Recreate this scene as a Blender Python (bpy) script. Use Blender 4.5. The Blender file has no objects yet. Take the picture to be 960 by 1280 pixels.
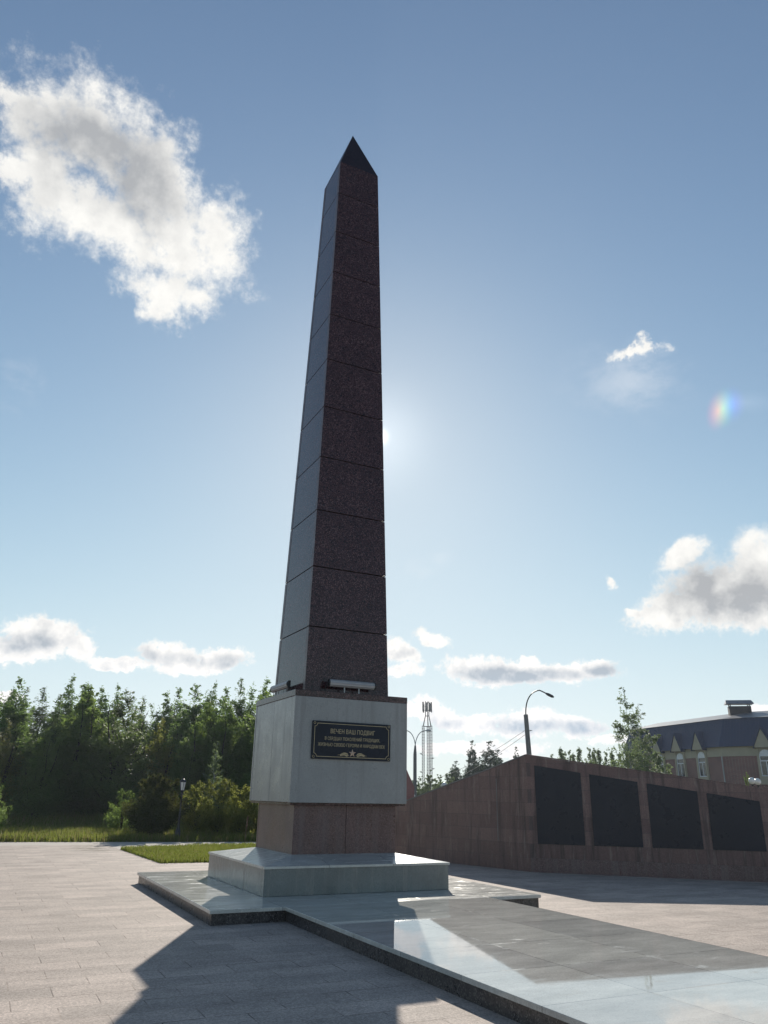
import bpy, bmesh, math, random
from mathutils import Vector, Matrix, noise
R = math.radians
scene = bpy.context.scene
COL = scene.collection
rng = random.Random(7)

# ------------------------------------------------------------------ helpers
def link(o, parent=None):
    COL.objects.link(o)
    if parent is not None:
        o.parent = parent
    return o

def tag(o, label=None, cat=None, group=None, kind=None):
    if label: o['label'] = label
    if cat: o['category'] = cat
    if group: o['group'] = group
    if kind: o['kind'] = kind
    return o

def empty(name, loc=(0, 0, 0), rz=0.0):
    o = bpy.data.objects.new(name, None)
    o.empty_display_size = 0.2
    o.location = loc
    o.rotation_euler = (0, 0, rz)
    return link(o)

def mesh_obj(name, verts, faces, mats, parent=None, fmats=None, smooth=False):
    me = bpy.data.meshes.new(name)
    me.from_pydata(verts, [], faces)
    for m in (mats if isinstance(mats, (list, tuple)) else [mats]):
        me.materials.append(m)
    if fmats:
        me.polygons.foreach_set('material_index', fmats)
    if smooth:
        me.polygons.foreach_set('use_smooth', [True] * len(me.polygons))
    me.update()
    return link(bpy.data.objects.new(name, me), parent)

class MB:
    """collects solids and links them as ONE mesh"""
    def __init__(s):
        s.v, s.f, s.m = [], [], []
    def add(s, verts, faces, mi=0):
        n = len(s.v)
        s.v += [tuple(p) for p in verts]
        for f in faces:
            s.f.append([i + n for i in f]); s.m.append(mi)
        return s
    def hexa(s, b, t, mi=0, side=None):
        """b,t: four corners each, counter-clockwise from above"""
        n = len(s.v)
        s.v += [tuple(p) for p in b] + [tuple(p) for p in t]
        fs = [[3, 2, 1, 0], [4, 5, 6, 7]] + [[i, (i + 1) % 4, 4 + (i + 1) % 4, 4 + i] for i in range(4)]
        for k, f in enumerate(fs):
            s.f.append([i + n for i in f])
            s.m.append(mi if side is None or k in side else mi + 1)
        return s
    def box(s, x0, x1, y0, y1, z0, z1, mi=0, M=None):
        b = [Vector(p) for p in ((x0, y0, z0), (x1, y0, z0), (x1, y1, z0), (x0, y1, z0))]
        t = [Vector(p) for p in ((x0, y0, z1), (x1, y0, z1), (x1, y1, z1), (x0, y1, z1))]
        if M is not None:
            b = [M @ p for p in b]; t = [M @ p for p in t]
        return s.hexa(b, t, mi)
    def tube(s, pts, rad, n=8, mi=0, caps=True):
        pts = [Vector(p) for p in pts]
        if not isinstance(rad, (list, tuple)): rad = [rad] * len(pts)
        base = len(s.v)
        prev = None
        for i, p in enumerate(pts):
            d = (pts[min(i + 1, len(pts) - 1)] - pts[max(i - 1, 0)]).normalized()
            ref = prev if prev is not None else (Vector((1, 0, 0)) if abs(d.z) > .8 else Vector((0, 0, 1)))
            a = (ref - d * ref.dot(d)).normalized(); b = d.cross(a); prev = a
            for k in range(n):
                t = 2 * math.pi * k / n
                s.v.append(tuple(p + (a * math.cos(t) + b * math.sin(t)) * rad[i]))
        for i in range(len(pts) - 1):
            for k in range(n):
                k2 = (k + 1) % n
                s.f.append([base + i * n + k, base + i * n + k2, base + (i + 1) * n + k2, base + (i + 1) * n + k]); s.m.append(mi)
        if caps:
            s.f.append([base + k for k in range(n)][::-1]); s.m.append(mi)
            e = base + (len(pts) - 1) * n
            s.f.append([e + k for k in range(n)]); s.m.append(mi)
        return s
    def lathe(s, prof, n=12, mi=0, c=(0, 0, 0)):
        base = len(s.v)
        for r, z in prof:
            for k in range(n):
                t = 2 * math.pi * (k + .5) / n
                s.v.append((c[0] + r * math.cos(t), c[1] + r * math.sin(t), c[2] + z))
        for i in range(len(prof) - 1):
            for k in range(n):
                k2 = (k + 1) % n
                s.f.append([base + i * n + k, base + i * n + k2, base + (i + 1) * n + k2, base + (i + 1) * n + k]); s.m.append(mi)
        s.f.append([base + k for k in range(n)][::-1]); s.m.append(mi)
        e = base + (len(prof) - 1) * n
        s.f.append([e + k for k in range(n)]); s.m.append(mi)
        return s
    def build(s, name, mats, parent=None, smooth=False, bevel=0.0):
        o = mesh_obj(name, s.v, s.f, mats, parent, s.m, smooth)
        if bevel:
            b = o.modifiers.new('bevel', 'BEVEL'); b.width = bevel; b.segments = 2; b.limit_method = 'ANGLE'
        return o

# ------------------------------------------------------------------ node helper
class NT:
    def __init__(s, tree):
        s.t = tree; s.n = tree.nodes; s.l = tree.links
    def new(s, typ, ins=None, **kw):
        nd = s.n.new(typ)
        for k, v in kw.items(): setattr(nd, k, v)
        for k, v in (ins or {}).items(): s.set(nd.inputs[k], v)
        return nd
    def set(s, sock, v):
        if isinstance(v, bpy.types.NodeSocket): s.l.new(v, sock)
        elif isinstance(v, bpy.types.Node): s.l.new(v.outputs[0], sock)
        else:
            if isinstance(v, (tuple, list)) and len(v) == 3 and sock.type == 'RGBA': v = (*v, 1)
            sock.default_value = v
    def math(s, op, a, b=None, c=None, clamp=False):
        nd = s.n.new('ShaderNodeMath'); nd.operation = op; nd.use_clamp = clamp
        s.set(nd.inputs[0], a)
        if b is not None: s.set(nd.inputs[1], b)
        if c is not None: s.set(nd.inputs[2], c)
        return nd.outputs[0]
    def vmath(s, op, a, b=None, scale=None):
        nd = s.n.new('ShaderNodeVectorMath'); nd.operation = op
        s.set(nd.inputs[0], a)
        if b is not None: s.set(nd.inputs[1], b)
        if scale is not None: s.set(nd.inputs['Scale'], scale)
        return nd.outputs['Value'] if op in ('LENGTH', 'DOT_PRODUCT') else nd.outputs[0]
    def ramp(s, x, lo, hi, a=0.0, b=1.0, smooth=True):
        nd = s.n.new('ShaderNodeMapRange'); nd.interpolation_type = 'SMOOTHSTEP' if smooth else 'LINEAR'
        s.set(nd.inputs['Value'], x)
        for k, v in (('From Min', lo), ('From Max', hi), ('To Min', a), ('To Max', b)): s.set(nd.inputs[k], v)
        return nd.outputs[0]
    def mix(s, f, a, b, blend='MIX'):
        nd = s.n.new('ShaderNodeMix'); nd.data_type = 'RGBA'; nd.blend_type = blend
        s.set(nd.inputs['Factor'], f); s.set(nd.inputs['A'], a) if False else None
        s.set(nd.inputs[6], a); s.set(nd.inputs[7], b)
        return nd.outputs[2]
    def noise(s, vec, scale, detail=4.0, rough=.55, dist=0.0, col=False):
        nd = s.n.new('ShaderNodeTexNoise')
        if vec is not None: s.set(nd.inputs['Vector'], vec)
        s.set(nd.inputs['Scale'], scale); s.set(nd.inputs['Detail'], detail)
        s.set(nd.inputs['Roughness'], rough); s.set(nd.inputs['Distortion'], dist)
        return nd.outputs['Color' if col else 'Fac']
    def vor(s, vec, scale, out='Color'):
        nd = s.n.new('ShaderNodeTexVoronoi')
        if vec is not None: s.set(nd.inputs['Vector'], vec)
        s.set(nd.inputs['Scale'], scale)
        return nd.outputs[out]
    def scl(s, vec, xyz):
        return s.vmath('MULTIPLY', vec, xyz)

def material(name):
    m = bpy.data.materials.new(name); m.use_nodes = True
    nt = NT(m.node_tree)
    bs = m.node_tree.nodes['Principled BSDF']
    co = nt.new('ShaderNodeTexCoord').outputs['Object']
    return m, nt, bs, co

def bump(nt, bs, h, strength=.3, dist=.01):
    b = nt.new('ShaderNodeBump', {'Height': h, 'Strength': strength, 'Distance': dist})
    nt.l.new(b.outputs[0], bs.inputs['Normal'])

def plain(name, col, rough=.5, metal=0.0, var=.12, vscale=6.0, spec=.5, bmp=0.0):
    m, nt, bs, co = material(name)
    n = nt.noise(co, vscale, 6, .6)
    f = nt.ramp(n, .3, .7, 1 - var, 1 + var, False)
    c = nt.vmath('SCALE', col, scale=f)
    nt.set(bs.inputs['Base Color'], c)
    nt.set(bs.inputs['Roughness'], nt.ramp(n, .3, .7, max(rough - .06, 0.02), rough + .06, False))
    bs.inputs['Metallic'].default_value = metal
    bs.inputs['Specular IOR Level'].default_value = spec
    if bmp: bump(nt, bs, nt.noise(co, vscale * 8, 3), bmp)
    return m

def granite(name, dark, mid, light, grain=90.0, rough=.12, rvar=.06, streak=0.0, stain=None, bmp=0.0, spec=.5, blotch=.15):
    m, nt, bs, co = material(name)
    v = nt.vor(co, grain)
    sp = nt.new('ShaderNodeSeparateColor', {'Color': v})
    c = nt.mix(nt.ramp(sp.outputs[0], .0, .55), dark, mid)
    c = nt.mix(nt.ramp(sp.outputs[1], .72, .95), c, light)
    big = nt.noise(co, 1.3, 5, .6)
    c = nt.vmath('SCALE', c, scale=nt.ramp(big, .3, .7, 1 - blotch, 1 + blotch, False))
    rg = nt.ramp(nt.noise(co, 3.0, 5, .65), .3, .75, rough - rvar, rough + rvar, False)
    if streak:
        st = nt.noise(nt.scl(co, (9, 9, .35)), 1.0, 5, .65)
        st = nt.math('MULTIPLY', nt.ramp(st, .47, .68), streak)
        c = nt.mix(st, c, stain or dark)
        rg = nt.math('ADD', rg, nt.math('MULTIPLY', st, .25))
    nt.set(bs.inputs['Base Color'], c); nt.set(bs.inputs['Roughness'], rg)
    bs.inputs['Specular IOR Level'].default_value = spec
    if bmp: bump(nt, bs, nt.noise(co, 140, 3), bmp, .004)
    return m

M = {}
M['purple'] = granite('purple_granite', (.009, .006, .006), (.060, .029, .031), (.15, .088, .088), 70, .14, .05, spec=.36)
M['tip'] = granite('purple_granite_shaded', (.005, .004, .004), (.026, .013, .014), (.06, .036, .036), 85, .35, .05, spec=.12)  # same purple granite as the shaft; the tip's shade is put into its colour
M['purple_edge'] = granite('purple_granite_honed', (.05, .035, .04), (.10, .07, .075), (.2, .14, .14), 75, .4, .08)
M['purple_rough'] = granite('purple_granite_stained', (.045, .026, .026), (.125, .07, .068), (.2, .13, .125), 90, .34, .1, .5, (.17, .13, .125))
M['grey'] = granite('grey_granite', (.20, .205, .21), (.275, .28, .285), (.34, .34, .345), 240, .3, .08, .42, (.175, .17, .165), blotch=.1)
M['green'] = granite('green_grey_granite', (.10, .115, .115), (.165, .185, .18), (.24, .255, .25), 180, .2, .08, .6, (.25, .24, .22), blotch=.25)
M['darkgran'] = granite('dark_granite', (.018, .016, .016), (.06, .052, .05), (.16, .14, .13), 85, .3, .1, .3, (.13, .11, .1))
M['joint'] = plain('dark_joint', (.012, .010, .010), .8)
M['black'] = granite('black_polished_stone', (.006, .008, .016), (.010, .013, .026), (.016, .02, .036), 160, .3, .05, spec=.25)
M['gold'] = plain('gold_paint', (.46, .38, .24), .45, .3)
M['star_red'] = plain('star_bronze', (.55, .40, .30), .45, .3)
M['alu'] = plain('brushed_aluminium', (.36, .36, .37), .5, .35)
M['blackmetal'] = plain('black_painted_metal', (.015, .016, .018), .4)
M['galv'] = plain('galvanised_steel', (.34, .35, .36), .45, .6)
M['dark_brick'] = plain('dark_chimney', (.055, .048, .05), .85)
M['mast_steel'] = plain('mast_steel', (.11, .095, .09), .6, .2)
M['concrete'] = plain('concrete', (.20, .19, .185), .85, 0, .15, 3, .3, .3)
M['white'] = plain('white_plastic', (.75, .76, .78), .3)
M['opal'] = plain('opal_glass', (.7, .7, .68), .15)
M['bark'] = plain('bark', (.035, .03, .025), .9, 0, .3, 14, .2, .5)
M['birchbark'] = plain('birch_bark', (.42, .41, .38), .8, 0, .4, 9, .2, .3)
M['cream'] = plain('cream_render', (.40, .355, .26), .8, 0, .08, 2)
M['winwhite'] = plain('white_window_frame', (.72, .73, .76), .35)
M['roofgrey'] = plain('grey_roof_sheet', (.16, .165, .18), .45, .2)
M['bluemetal'] = plain('blue_profiled_metal', (.016, .036, .09), .6, .0)
M['rust'] = plain('rusty_iron', (.14, .08, .05), .85)

def glass_mat():
    m, nt, bs, co = material('window_glass')
    nt.set(bs.inputs['Base Color'], (.018, .03, .045, 1)); bs.inputs['Roughness'].default_value = .04
    bs.inputs['Specular IOR Level'].default_value = .7
    return m
M['glass'] = glass_mat()

def brick_mat():
    m, nt, bs, co = material('red_brick')
    sp = nt.new('ShaderNodeSeparateXYZ', {0: co})
    u = nt.math('ADD', sp.outputs[0], sp.outputs[1])
    uv = nt.new('ShaderNodeCombineXYZ', {0: u, 1: sp.outputs[2]})
    b = nt.new('ShaderNodeTexBrick', {'Vector': uv.outputs[0], 'Color1': (.17, .06, .05, 1), 'Color2': (.23, .09, .072, 1), 'Mortar': (.3, .27, .25, 1),
               'Scale': 1.0, 'Mortar Size': .008, 'Brick Width': .26, 'Row Height': .078})
    c = nt.vmath('SCALE', b.outputs[0], scale=nt.ramp(nt.noise(co, .9, 4), .3, .7, .85, 1.15, False))
    nt.set(bs.inputs['Base Color'], c); bs.inputs['Roughness'].default_value = .85
    return m
M['brick'] = brick_mat()

def wall_mat():
    """weathered purple stone cladding slabs with vertical drips"""
    m, nt, bs, co = material('stone_cladding')
    sp = nt.new('ShaderNodeSeparateXYZ', {0: co})
    u = nt.math('ADD', sp.outputs[0], sp.outputs[1])
    uv = nt.new('ShaderNodeCombineXYZ', {0: u, 1: sp.outputs[2]})
    b = nt.new('ShaderNodeTexBrick', {'Vector': uv.outputs[0], 'Color1': (.14, .074, .068, 1), 'Color2': (.205, .118, .106, 1), 'Mortar': (.095, .062, .06, 1),
               'Scale': 1.0, 'Mortar Size': .005, 'Brick Width': .6, 'Row Height': .3, 'Bias': -.1})
    c = b.outputs[0]
    v = nt.new('ShaderNodeSeparateColor', {'Color': nt.vor(co, 85)})
    c = nt.vmath('SCALE', c, scale=nt.ramp(v.outputs[0], 0, 1, .72, 1.2, False))
    dr = nt.noise(nt.scl(co, (7, 7, .5)), 1.0, 6, .7)
    c = nt.mix(nt.math('MULTIPLY', nt.ramp(dr, .48, .66), .75), c, (.045, .03, .028, 1))
    lm = nt.noise(nt.scl(co, (11, 11, 1.6)), 1.0, 6, .7)
    c = nt.mix(nt.math('MULTIPLY', nt.ramp(lm, .52, .72), .65), c, (.27, .20, .18, 1))
    nt.set(bs.inputs['Base Color'], c)
    nt.set(bs.inputs['Roughness'], nt.ramp(dr, .3, .7, .3, .55, False))
    bump(nt, bs, nt.noise(co, 60, 3), .15, .004)
    return m
M['clad'] = wall_mat()

def slab_mat(name='polished_slab_paving', r0=.015, r1=.06, lime=1.0):
    """polished grey granite paving slabs, limescale along the joints"""
    m, nt, bs, co = material(name)
    v = nt.new('ShaderNodeSeparateColor', {'Color': nt.vor(co, 120)})
    c = nt.mix(v.outputs[0], (.43, .42, .395, 1), (.55, .54, .50, 1))
    c = nt.mix(nt.ramp(v.outputs[1], .8, .97), c, (.56, .55, .52, 1))
    b = nt.new('ShaderNodeTexBrick', {'Vector': nt.vmath('ADD', co, (.55, .44, 0)), 'Color1': (.9, .9, .9, 1), 'Color2': (1.1, 1.1, 1.08, 1), 'Mortar': (.32, .32, .32, 1),
               'Scale': 1.0, 'Mortar Size': .005, 'Brick Width': 1.1, 'Row Height': 1.1, 'Mortar Smooth': .3})
    b.offset = 0.0
    c = nt.mix(1.0, c, b.outputs[0], 'MULTIPLY')
    b2 = nt.new('ShaderNodeTexBrick', {'Vector': nt.vmath('ADD', co, (.55, .44, 0)), 'Scale': 1.0, 'Mortar Size': .018, 'Brick Width': 1.1, 'Row Height': 1.1, 'Mortar Smooth': 1.0})
    b2.offset = 0.0
    streak = nt.noise(nt.scl(co, (2.2, 7.5, 1)), 1.0, 7, .68, .4)
    big = nt.noise(co, .55, 3, .5)
    lim = nt.math('MULTIPLY', nt.ramp(streak, .56, .72), nt.ramp(big, .42, .62))
    lj = nt.math('MULTIPLY', b2.outputs['Fac'], nt.ramp(nt.noise(co, 2.4, 6, .7), .5, .62))
    lim = nt.math('MAXIMUM', nt.math('MULTIPLY', lim, .6), nt.math('MULTIPLY', lj, .55))
    c = nt.mix(lim, c, (.62, .59, .53, 1))
    dk = nt.noise(nt.scl(co, (1.5, 4, 1)), 1.0, 6, .65)
    c = nt.vmath('SCALE', c, scale=nt.ramp(dk, .35, .7, .82, 1.15, False))
    nt.set(bs.inputs['Base Color'], c)
    nt.set(bs.inputs['Roughness'], nt.math('ADD', nt.ramp(streak, .35, .75, r0, r1, False), nt.math('MULTIPLY', lim, .4)))
    bs.inputs['IOR'].default_value = 1.6
    return m
M['slab'] = slab_mat(r0=.015, r1=.055)
M['slab_worn'] = slab_mat('worn_slab_paving', .12, .26)
M['slab_plinth'] = slab_mat('plinth_slab', .2, .32)

def paver_mat():
    m, nt, bs, co = material('concrete_pavers')
    co2 = nt.vmath('ADD', co, nt.vmath('SCALE', nt.vmath('SUBTRACT', nt.noise(co, .7, 2, .5, 0, True), (.5, .5, .5)), scale=.03))
    b = nt.new('ShaderNodeTexBrick', {'Vector': nt.vmath('ADD', co2, (.1, .29, 0)), 'Color1': (.365, .308, .268, 1), 'Color2': (.455, .378, .328, 1), 'Mortar': (.29, .24, .205, 1),
               'Scale': 1.0, 'Mortar Size': .007, 'Brick Width': .66, 'Row Height': .36, 'Mortar Smooth': .5})
    c = b.outputs[0]
    jn = nt.ramp(nt.noise(co, 2.3, 5, .65), .42, .62)
    c = nt.mix(nt.math('MULTIPLY', b.outputs['Fac'], jn), nt.mix(b.outputs['Fac'], c, (.405, .33, .28, 1)), (.16, .13, .115, 1))
    fine = nt.noise(co, 62, 5, .8)
    c = nt.vmath('SCALE', c, scale=nt.ramp(fine, .28, .72, .42, 1.6, False))
    grit = nt.vor(co, 34, 'Distance')
    c = nt.vmath('SCALE', c, scale=nt.ramp(grit, .1, .75, 1.14, .84, False))
    med = nt.noise(nt.scl(co, (1, 2.2, 1)), 1.1, 7, .65)
    c = nt.vmath('SCALE', c, scale=nt.ramp(med, .3, .7, .78, 1.2, False))
    st = nt.noise(co, .33, 6, .7)
    c = nt.mix(nt.math('MULTIPLY', nt.ramp(st, .54, .68), .4), c, (.2, .17, .155, 1))
    sp2 = nt.noise(co, 2.6, 5, .75)
    c = nt.mix(nt.math('MULTIPLY', nt.ramp(sp2, .62, .74), .45), c, (.17, .14, .125, 1))
    dirt = nt.ramp(nt.vmath('LENGTH', nt.vmath('MULTIPLY', nt.vmath('SUBTRACT', co, (-2.2, 12.2, 0)), (.9, .45, 0))), .2, 1.0, 1, 0)
    c = nt.mix(nt.math('MULTIPLY', dirt, nt.ramp(nt.noise(co, 2.0, 5, .7), .4, .6)), c, (.13, .11, .085, 1))
    nt.set(bs.inputs['Base Color'], c)
    bs.inputs['Roughness'].default_value = .8
    bs.inputs['Specular IOR Level'].default_value = .18
    h = nt.math('ADD', nt.math('MULTIPLY', fine, .8), nt.math('MULTIPLY', nt.math('MULTIPLY', b.outputs['Fac'], jn), -.5))
    bump(nt, bs, h, .5, .006)
    return m
M['paver'] = paver_mat()

def soil_mat():
    m, nt, bs, co = material('turf_soil')
    n = nt.noise(co, 1.2, 8, .7)
    c = nt.mix(nt.ramp(n, .35, .65), (.045, .06, .018, 1), (.10, .10, .04, 1))
    nt.set(bs.inputs['Base Color'], c); bs.inputs['Roughness'].default_value = .95
    bump(nt, bs, nt.noise(co, 30, 4), .6, .03)
    return m
M['soil'] = soil_mat()

def sand_mat():
    m, nt, bs, co = material('sandy_path')
    n = nt.noise(co, 3, 8, .7)
    nt.set(bs.inputs['Base Color'], nt.mix(n, (.33, .29, .25, 1), (.47, .43, .38, 1))); bs.inputs['Roughness'].default_value = .9
    return m
M['sand'] = sand_mat()

def leaf_mat(name, a, b, trans, tf=.45, clump=1.4):
    m = bpy.data.materials.new(name); m.use_nodes = True
    nt = NT(m.node_tree); nt.n.clear()
    geo = nt.new('ShaderNodeNewGeometry')
    oi = nt.new('ShaderNodeObjectInfo')
    n = nt.noise(geo.outputs['Position'], clump, 3, .6)
    f = nt.math('ADD', nt.ramp(n, .3, .7, 0, .75, False), nt.math('MULTIPLY', oi.outputs['Random'], .3))
    f = nt.math('ADD', f, nt.math('MULTIPLY', nt.math('SUBTRACT', geo.outputs['Random Per Island'], .5), .7), clamp=True)
    c = nt.mix(f, a, b)
    d = nt.new('ShaderNodeBsdfPrincipled', {'Base Color': c, 'Roughness': .5})
    d.inputs['Specular IOR Level'].default_value = .06
    t = nt.new('ShaderNodeBsdfTranslucent', {'Color': nt.mix(.6, c, trans)})
    mx = nt.new('ShaderNodeMixShader', {0: tf, 1: d.outputs[0], 2: t.outputs[0]})
    out = nt.new('ShaderNodeOutputMaterial'); nt.l.new(mx.outputs[0], out.inputs[0])
    return m
M['leaf_green'] = leaf_mat('leaf_dark_green', (.045, .088, .034), (.10, .16, .06), (.28, .42, .10), .58)
M['leaf_olive'] = leaf_mat('leaf_olive', (.05, .09, .032), (.11, .16, .055), (.30, .42, .09), .58)
M['leaf_yellow'] = leaf_mat('leaf_yellowing', (.07, .105, .03), (.16, .175, .05), (.42, .44, .09), .58)
M['leaf_bush'] = leaf_mat('leaf_dark_bush', (.026, .04, .018), (.055, .07, .025), (.18, .18, .04), .3)
M['leaf_spruce'] = leaf_mat('needle_spruce', (.035, .06, .042), (.075, .11, .07), (.12, .17, .09), .35)
M['leaf_birch'] = leaf_mat('leaf_birch', (.065, .10, .055), (.12, .17, .085), (.28, .36, .14), .5)
M['grass'] = leaf_mat('grass_blade', (.05, .085, .018), (.125, .15, .038), (.30, .34, .06), .5, .8)
M['drygrass'] = leaf_mat('dry_grass_blade', (.10, .10, .035), (.24, .20, .09), (.36, .32, .12), .4, .8)

# ------------------------------------------------------------------ camera
cam_d = bpy.data.cameras.new('camera'); cam = link(bpy.data.objects.new('camera', cam_d))
r_ = Vector((.89265673, -.45041328, .01708303)); u_ = Vector((-.17238714, -.30613789, .93624904)); f_ = Vector((.41646924, .83869391, .3509215))
mw = Matrix.Identity(4)
for i in range(3):
    mw[i][0], mw[i][1], mw[i][2] = r_[i], u_[i], -f_[i]
mw.translation = Vector((-5.5717, -13.3598, 1.6))
cam.matrix_world = mw
cam_d.sensor_fit = 'VERTICAL'; cam_d.sensor_height = 24.0; cam_d.lens = 946.0 / 1280 * 24
cam_d.clip_start = .05; cam_d.clip_end = 6000
scene.camera = cam

# ------------------------------------------------------------------ sun + sky
SUN_AZ, SUN_EL = R(25.9), R(26.2)
sdir = Vector((math.sin(SUN_AZ) * math.cos(SUN_EL), math.cos(SUN_AZ) * math.cos(SUN_EL), math.sin(SUN_EL)))
sl = bpy.data.lights.new('sun', 'SUN'); sl.energy = 4.8; sl.angle = R(.53); sl.color = (1.0, .93, .82)
so = link(bpy.data.objects.new('sun', sl)); so.rotation_euler = (-sdir).to_track_quat('-Z', 'Y').to_euler(); so.location = (20, 40, 40)

COV = [(-4.76, 44.05, 4.82, 2.08, 16.2), (-0.65, 43.56, 7.11, 3.85, -5.4), (5.23, 41.97, 5.94, 3.63, -31.3), (-3.45, 39.53, 3.42, 4.33, 48.9), (1.33, 38.25, 7.7, 2.66, -4.6), (7.39, 37.95, 6.29, 3.65, -11.4), (7.24, 34.93, 4.57, 1.96, -7.8), (11.03, 39.08, 3.19, 3.23, 7.6), (-6.92, 43.81, 2.44, 0.9, 18.2), (-6.44, 39.34, 2.04, 1.68, 17.8), (51.08, 13.66, 4.79, 2.27, 2.9), (54.06, 14.73, 3.49, 2.61, 14.4), (47.2, 12.55, 3.0, 1.53, 16.4), (48.71, 16.1, 1.94, 1.1, 24.8), (53.94, 12.32, 4.24, 1.49, -5.5), (44.99, 12.45, 0.66, 0.4, -3.1), (43.65, 14.47, 0.52, 0.73, 26.3), (47.19, 31.3, 2.15, 0.56, -4.7), (48.02, 31.4, 1.1, 0.67, -0.4), (2.34, 9.6, 3.23, 1.49, -0.2), (0.74, 8.64, 3.01, 1.16, 5.0), (4.73, 9.26, 1.37, 1.15, -25.5), (7.53, 8.37, 2.73, 0.5, 3.7), (11.01, 9.27, 2.4, 1.0, -6.6), (14.45, 9.12, 2.43, 0.91, 7.7), (12.5, 8.56, 3.44, 0.68, 2.9), (27.81, 10.08, 1.8, 0.94, -18.8), (30.23, 10.99, 1.56, 0.65, -14.5), (27.82, 8.74, 1.8, 0.58, 0.7), (33.78, 8.78, 3.03, 1.15, -8.2), (37.86, 8.52, 4.53, 0.96, -1.0), (41.87, 8.79, 2.1, 0.84, -1.5), (37.33, 9.44, 0.81, 0.52, -0.8), (35.24, 8.2, 2.9, 0.68, -0.4), (33.68, 4.98, 2.58, 0.78, 0.3), (37.11, 4.99, 3.38, 0.99, 4.8), (40.46, 4.83, 2.19, 0.76, -0.3), (31.37, 5.24, 2.29, 0.79, -19.0), (29.62, 5.79, 1.74, 0.91, -18.8), (33.63, 3.32, 5.07, 0.55, 0.4), (42.57, 3.9, 1.6, 0.43, -0.1), (0.53, 5.65, 1.21, 0.41, 3.8), (52.94, 5.59, 1.87, 0.51, -1.7)]
DARK = [(-0.47, 42.6, 6.6, 2.5, -1.4, 1), (4.23, 41.4, 4.0, 2.9, -30.1, 1), (-5.65, 42.8, 1.83, 1.86, 17.6, 0.5), (-3.7, 40.46, 2.47, 2.43, 16.1, 0.4), (0.99, 39.72, 3.9, 1.27, 5.1, 0.35), (52.32, 13.28, 4.2, 1.61, 0.8, 1), (50.07, 14.02, 3.17, 1.83, 15.4, 0.9), (54.1, 13.38, 2.88, 1.92, -5.9, 1), (2.13, 9.31, 2.05, 0.64, 5.1, 0.55), (0.67, 9.01, 1.74, 0.74, 5.3, 0.55), (11.03, 9.04, 1.93, 0.5, -1.7, 0.5), (14.75, 9.02, 1.62, 0.51, 2.7, 0.5), (35.24, 8.37, 3.46, 0.63, -5.4, 0.75), (39.58, 8.44, 3.09, 0.45, -1.1, 0.6), (42.41, 8.67, 1.38, 0.5, -1.5, 0.7), (27.81, 9.91, 1.09, 0.35, 0.7, 0.4), (37.1, 4.83, 3.35, 0.5, 0, 0.5), (41.0, 4.72, 1.9, 0.49, -0.3, 0.5), (31.36, 4.96, 1.74, 0.45, 0.5, 0.4)]

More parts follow.
